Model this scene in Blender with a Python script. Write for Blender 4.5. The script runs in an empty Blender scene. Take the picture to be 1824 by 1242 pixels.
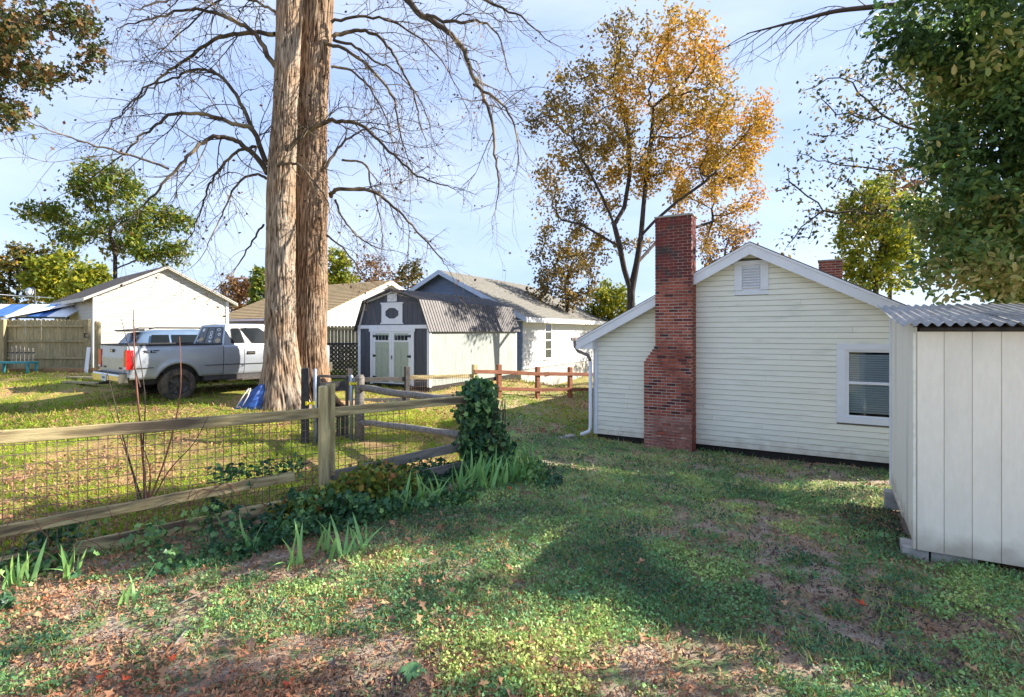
import bpy, math, random
import numpy as np
from mathutils import Vector, Matrix

random.seed(7); rng = np.random.default_rng(7)
SC = bpy.context.scene
COL = SC.collection
R = math.radians

# ------------------------------------------------------------------ camera, world, sun, exposure
EYE = 2.2                      # camera height over the lawn
FPX = 960.0; CX = 912.0; HY = 591.0   # focal length and horizon of the photograph, in its pixels
cam_d = bpy.data.cameras.new('camera'); cam = bpy.data.objects.new('camera', cam_d); COL.objects.link(cam)
cam.location = (0, 0, EYE); cam.rotation_euler = (R(90), 0, 0)
cam_d.sensor_width = 36.0; cam_d.lens = 36.0*FPX/1824.0
cam_d.shift_y = (HY-621.0)/1824.0
cam_d.clip_start = 0.05; cam_d.clip_end = 2000
SC.camera = cam

SUN_AZ = math.atan2(.987, .16); SUN_EL = R(31)
world = bpy.data.worlds.new('World'); SC.world = world; world.use_nodes = True
nt = world.node_tree; nt.nodes.clear()
wo = nt.nodes.new('ShaderNodeOutputWorld'); bg = nt.nodes.new('ShaderNodeBackground')
sky = nt.nodes.new('ShaderNodeTexSky'); sky.sky_type = 'NISHITA'; sky.sun_disc = False
sky.sun_elevation = SUN_EL; sky.sun_rotation = SUN_AZ
sky.air_density = 1.0; sky.dust_density = .5; sky.ozone_density = 2.5
# thin high veil of cloud over the whole sky
tc = nt.nodes.new('ShaderNodeTexCoord'); mp = nt.nodes.new('ShaderNodeMapping'); mp.inputs['Scale'].default_value = (1.0, 1.3, 3.2)
ns = nt.nodes.new('ShaderNodeTexNoise'); ns.inputs['Scale'].default_value = 1.6; ns.inputs['Detail'].default_value = 7; ns.inputs['Roughness'].default_value = .55
cr = nt.nodes.new('ShaderNodeValToRGB'); cr.color_ramp.elements[0].position = .38; cr.color_ramp.elements[1].position = .68
cr.color_ramp.elements[0].color = (.60, .80, 1.30, 1); cr.color_ramp.elements[1].color = (.98, 1.12, 1.40, 1)
mx = nt.nodes.new('ShaderNodeMixRGB'); mx.inputs[0].default_value = .93
nt.links.new(tc.outputs['Generated'], mp.inputs[0]); nt.links.new(mp.outputs[0], ns.inputs['Vector'])
nt.links.new(ns.outputs[0], cr.inputs[0]); nt.links.new(cr.outputs[0], mx.inputs[2])
nt.links.new(sky.outputs[0], mx.inputs[1]); nt.links.new(mx.outputs[0], bg.inputs[0]); nt.links.new(bg.outputs[0], wo.inputs[0])
bg.inputs[1].default_value = .15

SUNV = Vector((math.cos(SUN_EL)*math.sin(SUN_AZ), math.cos(SUN_EL)*math.cos(SUN_AZ), math.sin(SUN_EL)))
sun_d = bpy.data.lights.new('sun', 'SUN'); sun = bpy.data.objects.new('sun', sun_d); COL.objects.link(sun)
sun_d.energy = 2.6; sun_d.angle = R(.5); sun_d.color = (1.0, .91, .78)
sun.rotation_euler = SUNV.to_track_quat('Z', 'Y').to_euler()
SC.view_settings.view_transform = 'Standard'; SC.view_settings.look = 'None'
SC.view_settings.exposure = 2.45; SC.view_settings.gamma = 1; SC.view_settings.use_curve_mapping = False
SC.render.engine = 'CYCLES'
SC.cycles.use_denoising = True; SC.cycles.max_bounces = 6; SC.cycles.transparent_max_bounces = 8

# ------------------------------------------------------------------ helpers
def P(px, py, Y):
    """a point of the place from its bearing in the photograph and its depth in metres"""
    return Vector(((px-CX)/FPX*Y, Y, EYE+(HY-py)/FPX*Y))

def tag(o, label=None, cat=None, group=None, kind=None):
    if label: o['label'] = label
    if cat: o['category'] = cat
    if group: o['group'] = group
    if kind: o['kind'] = kind
    return o

def empty(name, loc=(0, 0, 0), rz=0.0, label=None, cat=None, group=None, parent=None):
    o = bpy.data.objects.new(name, None); COL.objects.link(o)
    o.location = loc; o.rotation_euler = (0, 0, rz); o.empty_display_size = .2
    if parent: o.parent = parent
    return tag(o, label, cat, group)

def link(name, me, parent=None, loc=None, rot=None, scale=None):
    o = bpy.data.objects.new(name, me); COL.objects.link(o)
    if parent: o.parent = parent
    if loc is not None: o.location = loc
    if rot is not None: o.rotation_euler = rot
    if scale is not None: o.scale = scale
    return o

class MB:
    def __init__(s): s.v = []; s.f = []
    def add(s, vs, fs):
        n = len(s.v); s.v += [tuple(p) for p in vs]; s.f += [tuple(i+n for i in f) for f in fs]; return s
    def box(s, x0, x1, y0, y1, z0, z1):
        return s.add([(x0,y0,z0),(x1,y0,z0),(x1,y1,z0),(x0,y1,z0),(x0,y0,z1),(x1,y0,z1),(x1,y1,z1),(x0,y1,z1)],
              [(0,3,2,1),(4,5,6,7),(0,1,5,4),(1,2,6,5),(2,3,7,6),(3,0,4,7)])
    def prism(s, poly, d0, d1, ax='y'):
        """2-d outline extruded along an axis: (x,z) along y, (y,z) along x, (x,y) along z"""
        n = len(poly)
        m = {'y': lambda p, d: (p[0], d, p[1]), 'x': lambda p, d: (d, p[0], p[1]), 'z': lambda p, d: (p[0], p[1], d)}[ax]
        vs = [m(p, d0) for p in poly]+[m(p, d1) for p in poly]
        fs = [tuple(range(n)), tuple(range(2*n-1, n-1, -1))]+[(i, i+n, (i+1) % n+n, (i+1) % n) for i in range(n)]
        return s.add(vs, fs)
    def hexa(s, b, t):
        """solid between two quads"""
        return s.add(list(b)+list(t), [(3,2,1,0),(4,5,6,7),(0,1,5,4),(1,2,6,5),(2,3,7,6),(3,0,4,7)])
    def tube(s, pts, rad, n=6, cap=True):
        pts = [Vector(p) for p in pts]; k = len(pts)
        if not hasattr(rad, '__len__'): rad = [rad]*k
        up = None; vs = []; fs = []
        for i in range(k):
            d = (pts[min(i+1, k-1)]-pts[max(i-1, 0)])
            if d.length < 1e-9: d = Vector((0, 0, 1))
            d.normalize()
            if up is None:
                up = Vector((1, 0, 0)) if abs(d.x) < .8 else Vector((0, 1, 0))
            a = up-d*up.dot(d)
            if a.length < 1e-6: a = d.orthogonal()
            a.normalize(); up = a; b = d.cross(a)
            for j in range(n):
                t = 2*math.pi*j/n
                vs.append(pts[i]+(a*math.cos(t)+b*math.sin(t))*rad[i])
        for i in range(k-1):
            for j in range(n):
                j2 = (j+1) % n
                fs.append((i*n+j, i*n+j2, (i+1)*n+j2, (i+1)*n+j))
        if cap:
            fs.append(tuple(range(n-1, -1, -1))); fs.append(tuple((k-1)*n+j for j in range(n)))
        return s.add(vs, fs)
    def lathe(s, prof, n=24, ax='z', c=(0, 0, 0)):
        """profile (radius, along axis)"""
        k = len(prof); vs = []
        for (r, h) in prof:
            for j in range(n):
                t = 2*math.pi*j/n; a, b = r*math.cos(t), r*math.sin(t)
                vs.append({'z': (c[0]+a, c[1]+b, c[2]+h), 'y': (c[0]+a, c[1]+h, c[2]+b), 'x': (c[0]+h, c[1]+a, c[2]+b)}[ax])
        fs = [(i*n+j, i*n+(j+1) % n, (i+1)*n+(j+1) % n, (i+1)*n+j) for i in range(k-1) for j in range(n)]
        return s.add(vs, fs)
    def mesh(s, name, mat=None, smooth=False):
        me = bpy.data.meshes.new(name); me.from_pydata(s.v, [], s.f)
        if mat: me.materials.append(mat)
        if smooth: me.polygons.foreach_set('use_smooth', [True]*len(me.polygons))
        me.update(); return me
    def build(s, name, mat=None, parent=None, smooth=False, loc=None, rot=None):
        return link(name, s.mesh(name, mat, smooth), parent, loc, rot)

def box(name, x0, x1, y0, y1, z0, z1, mat, parent=None):
    return MB().box(x0, x1, y0, y1, z0, z1).build(name, mat, parent)

def np_mesh(name, V, F, mat, tint=None, smooth=False):
    """mesh from numpy arrays; F is (n, k)"""
    me = bpy.data.meshes.new(name); V = np.asarray(V, np.float32); F = np.asarray(F, np.int32); n, k = F.shape
    me.vertices.add(len(V)); me.vertices.foreach_set('co', V.ravel())
    me.loops.add(n*k); me.loops.foreach_set('vertex_index', F.ravel())
    me.polygons.add(n); me.polygons.foreach_set('loop_start', np.arange(0, n*k, k, dtype=np.int32))
    me.update(calc_edges=True)
    if smooth: me.polygons.foreach_set('use_smooth', np.ones(n, bool))
    if tint is not None:
        at = me.attributes.new('tint', 'FLOAT', 'FACE'); at.data.foreach_set('value', np.asarray(tint, np.float32))
    me.materials.append(mat); return me

# numpy value noise -------------------------------------------------
_perm = rng.random((256, 256))
def vnoise(x, y):
    xi = np.floor(x).astype(int); yi = np.floor(y).astype(int); fx = x-xi; fy = y-yi
    fx = fx*fx*(3-2*fx); fy = fy*fy*(3-2*fy)
    a = _perm[xi % 256, yi % 256]; b = _perm[(xi+1) % 256, yi % 256]; c = _perm[xi % 256, (yi+1) % 256]; d = _perm[(xi+1) % 256, (yi+1) % 256]
    return (a*(1-fx)+b*fx)*(1-fy)+(c*(1-fx)+d*fx)*fy
def fbm(x, y, o=4):
    x = np.asarray(x, float); y = np.asarray(y, float); s = 0; w = .5
    for i in range(o):
        s = s+w*vnoise(x*2**i+17.3*i+500, y*2**i+9.1*i+500); w *= .5
    return s/(1-.5**o)

# ------------------------------------------------------------------ materials
def new_mat(name):
    m = bpy.data.materials.new(name); m.use_nodes = True; t = m.node_tree
    return m, t, t.nodes['Principled BSDF'], t.nodes['Material Output']
def rgb(c): return (c[0], c[1], c[2], 1)

def mat(name, c1, c2=None, scale=6, rough=.7, bump=0, stretch=(1, 1, 1), metal=0, detail=5, rnd=0, lo=.35, hi=.65, bscale=None, spec=None, c3=None, s3=1.2, lo3=.55, hi3=.7, splash=None):
    """noise-mottled paint, wood, stone ...; rnd: brightness change from object to object"""
    m, t, b, o = new_mat(name); N = t.nodes; L = t.links
    b.inputs['Roughness'].default_value = rough; b.inputs['Metallic'].default_value = metal
    if spec is not None: b.inputs['Specular IOR Level'].default_value = spec
    c2 = c2 or c1
    tc = N.new('ShaderNodeTexCoord'); mp = N.new('ShaderNodeMapping'); mp.inputs['Scale'].default_value = stretch
    oi = N.new('ShaderNodeObjectInfo'); ad = N.new('ShaderNodeVectorMath'); ad.operation = 'MULTIPLY_ADD'
    ad.inputs[1].default_value = (37, 53, 71)
    cx = N.new('ShaderNodeCombineXYZ')
    for i in range(3): L.new(oi.outputs['Random'], cx.inputs[i])
    L.new(tc.outputs['Object'], mp.inputs[0]); L.new(cx.outputs[0], ad.inputs[0]); L.new(mp.outputs[0], ad.inputs[2])
    n = N.new('ShaderNodeTexNoise'); n.inputs['Scale'].default_value = scale; n.inputs['Detail'].default_value = detail; n.inputs['Roughness'].default_value = .6
    L.new(ad.outputs[0], n.inputs['Vector'])
    r = N.new('ShaderNodeValToRGB'); r.color_ramp.elements[0].position = lo; r.color_ramp.elements[1].position = hi
    r.color_ramp.elements[0].color = rgb(c1); r.color_ramp.elements[1].color = rgb(c2)
    L.new(n.outputs[0], r.inputs[0]); src = r.outputs[0]
    if c3:
        n3 = N.new('ShaderNodeTexNoise'); n3.inputs['Scale'].default_value = s3; n3.inputs['Detail'].default_value = 4
        L.new(ad.outputs[0], n3.inputs['Vector'])
        r3 = N.new('ShaderNodeValToRGB'); r3.color_ramp.elements[0].position = lo3; r3.color_ramp.elements[1].position = hi3
        L.new(n3.outputs[0], r3.inputs[0]); m3 = N.new('ShaderNodeMixRGB'); m3.inputs[2].default_value = rgb(c3)
        L.new(r3.outputs[0], m3.inputs[0]); L.new(src, m3.inputs[1]); src = m3.outputs[0]
    if splash:      # mud thrown up by rain on the lowest part of a wall
        sp = N.new('ShaderNodeSeparateXYZ'); L.new(tc.outputs['Object'], sp.inputs[0])
        n4 = N.new('ShaderNodeTexNoise'); n4.inputs['Scale'].default_value = 5; n4.inputs['Detail'].default_value = 6; L.new(tc.outputs['Object'], n4.inputs['Vector'])
        m4 = N.new('ShaderNodeMath'); m4.operation = 'MULTIPLY_ADD'; m4.inputs[1].default_value = splash[0]*1.6; m4.inputs[2].default_value = splash[0]*.2; L.new(n4.outputs[0], m4.inputs[0])
        d4 = N.new('ShaderNodeMath'); d4.operation = 'SUBTRACT'; L.new(m4.outputs[0], d4.inputs[0]); L.new(sp.outputs[2], d4.inputs[1])
        r4_ = N.new('ShaderNodeMapRange'); r4_.inputs[1].default_value = 0; r4_.inputs[2].default_value = splash[0]; r4_.inputs[3].default_value = 0; r4_.inputs[4].default_value = .75; L.new(d4.outputs[0], r4_.inputs[0])
        m5 = N.new('ShaderNodeMixRGB'); m5.inputs[2].default_value = rgb(splash[1]); L.new(r4_.outputs[0], m5.inputs[0]); L.new(src, m5.inputs[1]); src = m5.outputs[0]
    if rnd:
        mr = N.new('ShaderNodeMapRange'); mr.inputs[3].default_value = 1-rnd; mr.inputs[4].default_value = 1+rnd*.6
        L.new(oi.outputs['Random'], mr.inputs[0])
        h = N.new('ShaderNodeHueSaturation'); L.new(mr.outputs[0], h.inputs['Value']); L.new(src, h.inputs['Color']); src = h.outputs[0]
    L.new(src, b.inputs['Base Color'])
    if bump:
        bm = N.new('ShaderNodeBump'); bm.inputs['Strength'].default_value = bump; bm.inputs['Distance'].default_value = .02
        if bscale:
            n2 = N.new('ShaderNodeTexNoise'); n2.inputs['Scale'].default_value = bscale; n2.inputs['Detail'].default_value = 6
            L.new(ad.outputs[0], n2.inputs['Vector']); L.new(n2.outputs[0], bm.inputs['Height'])
        else: L.new(n.outputs[0], bm.inputs['Height'])
        L.new(bm.outputs[0], b.inputs['Normal'])
    return m

def leaf_mat(name, cols, trans=.35, rough=.5):
    """cols: list of (position, colour) read by each leaf's own tint"""
    m, t, b, o = new_mat(name); N = t.nodes; L = t.links
    at = N.new('ShaderNodeAttribute'); at.attribute_name = 'tint'
    r = N.new('ShaderNodeValToRGB'); e = r.color_ramp.elements
    while len(e) < len(cols): e.new(.5)
    for i, (p, c) in enumerate(cols): e[i].position = p; e[i].color = rgb(c)
    L.new(at.outputs['Fac'], r.inputs[0]); L.new(r.outputs[0], b.inputs['Base Color'])
    b.inputs['Roughness'].default_value = rough; b.inputs['Specular IOR Level'].default_value = .3
    tr = N.new('ShaderNodeBsdfTranslucent'); L.new(r.outputs[0], tr.inputs[0])
    mix = N.new('ShaderNodeMixShader'); mix.inputs[0].default_value = trans
    L.new(b.outputs[0], mix.inputs[1]); L.new(tr.outputs[0], mix.inputs[2]); L.new(mix.outputs[0], o.inputs[0])
    return m

def glass_mat(name, c, rough=.05):
    m, t, b, o = new_mat(name); b.inputs['Base Color'].default_value = rgb(c); b.inputs['Roughness'].default_value = rough
    b.inputs['Specular IOR Level'].default_value = .7; return m

def clear_glass(name, tint=(.90, .94, .95)):
    m, t, b, o = new_mat(name); N = t.nodes; L = t.links
    tr = N.new('ShaderNodeBsdfTransparent'); tr.inputs[0].default_value = rgb(tint); gl = N.new('ShaderNodeBsdfGlossy'); gl.inputs['Roughness'].default_value = .03
    fr = N.new('ShaderNodeFresnel'); fr.inputs[0].default_value = 1.5; mx_ = N.new('ShaderNodeMixShader')
    L.new(fr.outputs[0], mx_.inputs[0]); L.new(tr.outputs[0], mx_.inputs[1]); L.new(gl.outputs[0], mx_.inputs[2]); L.new(mx_.outputs[0], o.inputs[0]); return m
M = {}
M['pane'] = clear_glass('clear_pane')
M['cream'] = mat('cream_siding', (.84, .82, .68), (.88, .86, .74), 3, .55, .06, (1, 1, 6), rnd=.035, bscale=40, c3=(.66, .65, .55), s3=1.6, lo3=.55, hi3=.8, splash=(.35, (.42, .33, .24)))
M['shadow_back'] = mat('shadow_line_backing', (.16, .15, .12), (.20, .19, .15), 3, .9)  # darkened so the gaps between siding boards read as shadow lines
M['white'] = mat('white_trim', (.74, .76, .80), (.80, .82, .86), 4, .5, .03, rnd=.02)
M['white_sid'] = mat('white_siding', (.46, .47, .48), (.53, .54, .55), 3, .6, .05, (1, 1, 5), rnd=.03)
M['garage_sid'] = mat('garage_siding', (.46, .45, .41), (.54, .525, .48), 4, .6, .05, (1, 1, 5), rnd=.05, c3=(.55, .50, .38), s3=3, lo3=.62, hi3=.8)
M['shade_blue_sid'] = mat('shade_blue_siding', (.10, .15, .26), (.13, .18, .30), 3, .6, .05, rnd=.04)  # blue stands for the shade on the gable end
M['shingle_grey'] = mat('grey_shingles', (.13, .125, .11), (.24, .23, .20), 22, .9, .5, (1, 1, 1), c3=(.15, .15, .14), s3=1.1)
M['shingle_tan'] = mat('tan_shingles', (.30, .21, .10), (.40, .29, .15), 16, .9, .4, c3=(.24, .17, .09))
M['shingle_dark'] = mat('dark_shingles', (.028, .024, .022), (.06, .05, .045), 12, .9, .4)
M['brick'] = mat('brick', (.27, .06, .038), (.42, .115, .068), 14, .85, .35, rnd=.42, c3=(.06, .03, .03), s3=5, lo3=.58, hi3=.75)
M['brick_pale'] = mat('pale_brick', (.30, .10, .075), (.40, .18, .13), 10, .85, .35, rnd=.25, c3=(.44, .30, .24), s3=6)
M['brick_soot'] = mat('sooty_brick', (.09, .018, .018), (.17, .03, .028), 9, .9, .4, rnd=.35, c3=(.045, .035, .035), s3=3.5, lo3=.48, hi3=.62)
M['mortar'] = mat('mortar', (.50, .41, .35), (.62, .53, .46), 12, .95, .3, c3=(.14, .08, .07), s3=1.1, lo3=.52, hi3=.7)
M['concrete'] = mat('concrete', (.30, .29, .26), (.42, .40, .36), 9, .95, .4)
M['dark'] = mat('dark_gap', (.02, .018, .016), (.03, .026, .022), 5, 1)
M['shed'] = mat('shed_panel', (.84, .78, .65), (.89, .83, .70), 30, .6, .10, (1, 1, .25), rnd=.025, bscale=60, c3=(.62, .59, .50), s3=1.0, splash=(.22, (.40, .33, .25)))
M['shed_side'] = M['shed']
M['tin'] = mat('tin_roof', (.22, .225, .22), (.38, .39, .39), 9, .45, .06, (1, .35, 1), metal=.45, c3=(.20, .16, .13), s3=5, lo3=.62, hi3=.72)
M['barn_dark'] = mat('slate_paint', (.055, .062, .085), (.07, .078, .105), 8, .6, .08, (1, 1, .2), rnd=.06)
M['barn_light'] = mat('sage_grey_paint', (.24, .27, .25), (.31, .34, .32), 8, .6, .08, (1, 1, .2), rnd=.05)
M['barn_door'] = mat('sage_door', (.36, .42, .35), (.40, .46, .39), 6, .5, .04)
M['barn_tin'] = mat('ribbed_metal_roof', (.060, .056, .058), (.095, .088, .09), 6, .55, .03, metal=.1)
M['barn_white'] = mat('barn_trim_white', (.70, .74, .82), (.76, .80, .88), 5, .5)
M['black'] = mat('black_iron', (.015, .015, .017), (.025, .025, .028), 12, .5)
M['glass'] = glass_mat('window_glass', (.02, .03, .035))
M['blind'] = mat('blind_slat', (.62, .66, .66), (.70, .74, .74), 5, .6)
M['wood_lit'] = mat('weathered_sunlit_pine', (.24, .18, .085), (.56, .46, .24), 26, .9, .6, (.10, 1, 1), rnd=.14, c3=(.11, .085, .055), s3=7, lo3=.50, hi3=.64, lo=.32, hi=.62)  # yellow carries sunlight on the boards; dark blotches are weathering and tree shade
M['wood_lit_v'] = mat('weathered_sunlit_pine_post', (.30, .23, .10), (.60, .50, .26), 24, .9, .6, (1, 1, .10), rnd=.10, c3=(.13, .10, .06), s3=7, lo3=.52, hi3=.66, lo=.32, hi=.62)
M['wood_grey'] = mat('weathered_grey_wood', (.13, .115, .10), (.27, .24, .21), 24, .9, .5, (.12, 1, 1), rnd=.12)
M['wood_dark'] = mat('dark_and_shaded_wood', (.035, .033, .034), (.07, .065, .065), 10, .85, .35, rnd=.15)  # dark gate wood, also the painted-in shade of the barn fence
M['wood_picket'] = mat('picket_wood', (.27, .22, .12), (.42, .35, .20), 8, .9, .3, (3, 3, .6), rnd=.18, c3=(.26, .22, .12), s3=2)
M['wood_orange'] = mat('red_cedar_stain', (.17, .06, .032), (.29, .11, .055), 18, .8, .35, (.2, 1, 1), rnd=.12)
M['timber'] = mat('landscape_timber', (.26, .15, .07), (.36, .22, .11), 8, .9, .3, rnd=.15)
M['galv'] = mat('galvanised_steel', (.30, .36, .44), (.40, .46, .54), 10, .4, 0, metal=.6)
M['yellow'] = mat('yellow_plastic', (.75, .62, .02), (.80, .68, .03), 8, .45)
M['wire'] = mat('rusty_wire', (.13, .075, .06), (.26, .19, .16), 25, .6, 0, metal=.3)
M['gutter'] = mat('brown_gutter', (.20, .17, .15), (.26, .22, .20), 6, .5)
M['tarp'] = mat('blue_tarp', (.012, .045, .20), (.03, .10, .34), 5, .4, .4)
M['turq'] = mat('turquoise_plastic', (.02, .20, .24), (.03, .26, .30), 4, .5)
M['blue_roof'] = mat('blue_canopy', (.03, .10, .32), (.06, .17, .45), 4, .5, .2)
M['silver'] = mat('silver_paint', (.36, .40, .46), (.40, .44, .50), 3, .32, 0, metal=.35, spec=.6)
M['suv'] = mat('pale_blue_paint', (.14, .21, .32), (.17, .25, .36), 3, .28, 0, metal=.35, spec=.6)
M['chrome'] = mat('chrome', (.55, .52, .45), (.62, .58, .50), 5, .18, 0, metal=.9)
M['rubber'] = mat('tyre_rubber', (.030, .027, .024), (.13, .105, .08), 7, .95, .3)
M['rim'] = mat('black_rim', (.045, .045, .048), (.10, .095, .09), 9, .4, 0, metal=.6)
M['plastic'] = mat('black_plastic', (.016, .016, .018), (.022, .022, .024), 8, .6)
M['red_lamp'] = mat('red_lens', (.55, .012, .014), (.62, .02, .02), 8, .2)
M['autoglass'] = glass_mat('tinted_glass', (.010, .014, .018), .12); M['autoglass'].node_tree.nodes['Principled BSDF'].inputs['Specular IOR Level'].default_value = .25
M['sticker'] = mat('white_sticker', (.65, .66, .66), (.72, .72, .72), 8, .5)
M['tan_sticker'] = mat('tan_sticker', (.42, .30, .15), (.48, .34, .18), 8, .5)
M['bark'] = None
def bark_mat(name, c1, c2, c3, vs=1.0, bump=.9):
    m, t, b, o = new_mat(name); N = t.nodes; L = t.links
    tc = N.new('ShaderNodeTexCoord'); mp = N.new('ShaderNodeMapping'); mp.inputs['Scale'].default_value = (13*vs, 13*vs, 1.7*vs)
    L.new(tc.outputs['Object'], mp.inputs[0])
    n = N.new('ShaderNodeTexNoise'); n.inputs['Scale'].default_value = 1; n.inputs['Detail'].default_value = 7; n.inputs['Roughness'].default_value = .62
    n.inputs['Distortion'].default_value = .6
    L.new(mp.outputs[0], n.inputs[0])
    r = N.new('ShaderNodeValToRGB'); e = r.color_ramp.elements; e.new(.5)
    e[0].position = .36; e[0].color = rgb(c1); e[1].position = .50; e[1].color = rgb(c2); e[2].position = .66; e[2].color = rgb(c3)
    L.new(n.outputs[0], r.inputs[0])
    n2 = N.new('ShaderNodeTexNoise'); n2.inputs['Scale'].default_value = 1.3; n2.inputs['Detail'].default_value = 4
    L.new(tc.outputs['Object'], n2.inputs['Vector'])
    mix = N.new('ShaderNodeMixRGB'); mix.blend_type = 'MULTIPLY'; mix.inputs[0].default_value = .55
    r2 = N.new('ShaderNodeValToRGB'); r2.color_ramp.elements[0].position = .35; r2.color_ramp.elements[1].position = .6
    r2.color_ramp.elements[0].color = (.62, .42, .30, 1); r2.color_ramp.elements[1].color = (1, 1, 1, 1)
    L.new(n2.outputs[0], r2.inputs[0]); L.new(r.outputs[0], mix.inputs[1]); L.new(r2.outputs[0], mix.inputs[2])
    L.new(mix.outputs[0], b.inputs['Base Color']); b.inputs['Roughness'].default_value = .95
    bm = N.new('ShaderNodeBump'); bm.inputs['Strength'].default_value = bump; bm.inputs['Distance'].default_value = .04
    L.new(n.outputs[0], bm.inputs['Height']); L.new(bm.outputs[0], b.inputs['Normal']); return m
def furrow_mat(name, cols):
    m, t, b, o = new_mat(name); N = t.nodes; L = t.links
    at = N.new('ShaderNodeAttribute'); at.attribute_name = 'ridge'; tc = N.new('ShaderNodeTexCoord')
    mp = N.new('ShaderNodeMapping'); mp.inputs['Scale'].default_value = (34, 34, 5); L.new(tc.outputs['Object'], mp.inputs[0])
    n = N.new('ShaderNodeTexNoise'); n.inputs['Scale'].default_value = 1; n.inputs['Detail'].default_value = 6; n.inputs['Roughness'].default_value = .7; L.new(mp.outputs[0], n.inputs['Vector'])
    ma = N.new('ShaderNodeMath'); ma.operation = 'MULTIPLY_ADD'; ma.inputs[1].default_value = 1.1; L.new(n.outputs[0], ma.inputs[0])
    sb = N.new('ShaderNodeMath'); sb.operation = 'SUBTRACT'; sb.inputs[1].default_value = .55; L.new(at.outputs['Fac'], sb.inputs[0]); L.new(sb.outputs[0], ma.inputs[2])
    r = N.new('ShaderNodeValToRGB'); e = r.color_ramp.elements
    while len(e) < len(cols): e.new(.5)
    for i, (p, c) in enumerate(cols): e[i].position = p; e[i].color = rgb(c)
    L.new(ma.outputs[0], r.inputs[0])
    n2 = N.new('ShaderNodeTexNoise'); n2.inputs['Scale'].default_value = 1.4; n2.inputs['Detail'].default_value = 4; L.new(tc.outputs['Object'], n2.inputs['Vector'])
    r2 = N.new('ShaderNodeValToRGB'); r2.color_ramp.elements[0].position = .38; r2.color_ramp.elements[1].position = .58
    r2.color_ramp.elements[0].color = (.84, .70, .58, 1); r2.color_ramp.elements[1].color = (1, 1, 1, 1); L.new(n2.outputs[0], r2.inputs[0])
    mix = N.new('ShaderNodeMixRGB'); mix.blend_type = 'MULTIPLY'; mix.inputs[0].default_value = .8; L.new(r.outputs[0], mix.inputs[1]); L.new(r2.outputs[0], mix.inputs[2])
    L.new(mix.outputs[0], b.inputs['Base Color']); b.inputs['Roughness'].default_value = .95; b.inputs['Specular IOR Level'].default_value = .2
    bm = N.new('ShaderNodeBump'); bm.inputs['Strength'].default_value = .8; bm.inputs['Distance'].default_value = .03; L.new(n.outputs[0], bm.inputs['Height']); L.new(bm.outputs[0], b.inputs['Normal']); return m
M['bark'] = furrow_mat('pale_furrowed_bark', [(.12, (.035, .027, .021)), (.38, (.13, .10, .075)), (.62, (.26, .20, .15)), (.95, (.45, .37, .29))])
M['bark_red'] = furrow_mat('brown_furrowed_bark', [(.12, (.028, .018, .013)), (.40, (.10, .065, .042)), (.66, (.21, .145, .10)), (.97, (.37, .28, .20))])
M['bark_dark'] = bark_mat('dark_bark', (.018, .014, .012), (.05, .038, .03), (.11, .09, .07), 1.6, .6)
M['branch'] = mat('branch_bark', (.038, .028, .020), (.078, .056, .038), 8, .9, .3, c3=(.26, .20, .12), s3=1.3, lo3=.5, hi3=.65)
M['twig'] = mat('twig', (.035, .026, .022), (.08, .055, .045), 6, .9)
M['stem_red'] = mat('bramble_stem', (.14, .05, .035), (.24, .10, .06), 6, .8)
# ------------------------------------------------------------------ ground
_cp = [(0,1,-2.15),(0,3,-2.15),(-4,3,-2.3),(4,2.5,-2.1),(3.9,5.1,-2.17),(5.3,7.4,-2.38),(8,6,-2.3),(6.2,3.8,-2.2),
 (-5.2,5.4,-2.42),(-2.5,6.95,-2.30),(-.5,8.3,-2.16),(1.2,8,-2.27),(2.04,13.2,-2.62),(3.47,12,-2.62),(7.2,10.1,-2.62),(2.5,10.5,-2.5),
 (-3.0,10.7,-2.16),(-3.9,10.4,-2.16),(-5.5,13.2,-1.79),(-8.1,13,-1.64),(-6.3,15.5,-1.64),(-10.2,13.3,-1.64),(-15.1,19.2,-1.40),(-20,19.2,-1.38),
 (-16.3,21,-1.5),(-13.5,25.4,-1.6),(-2.63,17.2,-1.9),(.18,22.6,-2.0),(-5.3,18.6,-1.86),(-3,15.5,-2.03),(-1.2,16.8,-2.1),(.86,18.3,-2.27),(2.04,19,-2.36),
 (.43,24,-2.5),(5,33,-2.5),(.9,15,-2.48),(-11,13,-1.75),(-6.1,8.2,-2.22),(-10,9,-2.05),(-1.5,12.5,-2.25),(5,22,-2.5),(10,20,-2.6),(12,12,-2.55),(14,6,-2.4),
 (-14,6,-2.2),(-8,3,-2.3),(-30,30,-1.6),(-10,38,-1.9),(30,30,-2.6),(0,45,-2.3),(-6,-6,-2.1),(8,-6,-2.1)]
_C = np.array(_cp, float)
def _tps(r2): return np.where(r2 > 0, r2*np.log(np.maximum(r2, 1e-12)), 0)*.5
_n = len(_C); _A = np.zeros((_n+3, _n+3))
_A[:_n, :_n] = _tps(((_C[:, None, :2]-_C[None, :, :2])**2).sum(-1))+np.eye(_n)*.6
_A[:_n, _n] = 1; _A[:_n, _n+1:] = _C[:, :2]; _A[_n, :_n] = 1; _A[_n+1:, :_n] = _C[:, :2].T
_W = np.linalg.solve(_A, np.concatenate([_C[:, 2], np.zeros(3)]))
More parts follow.
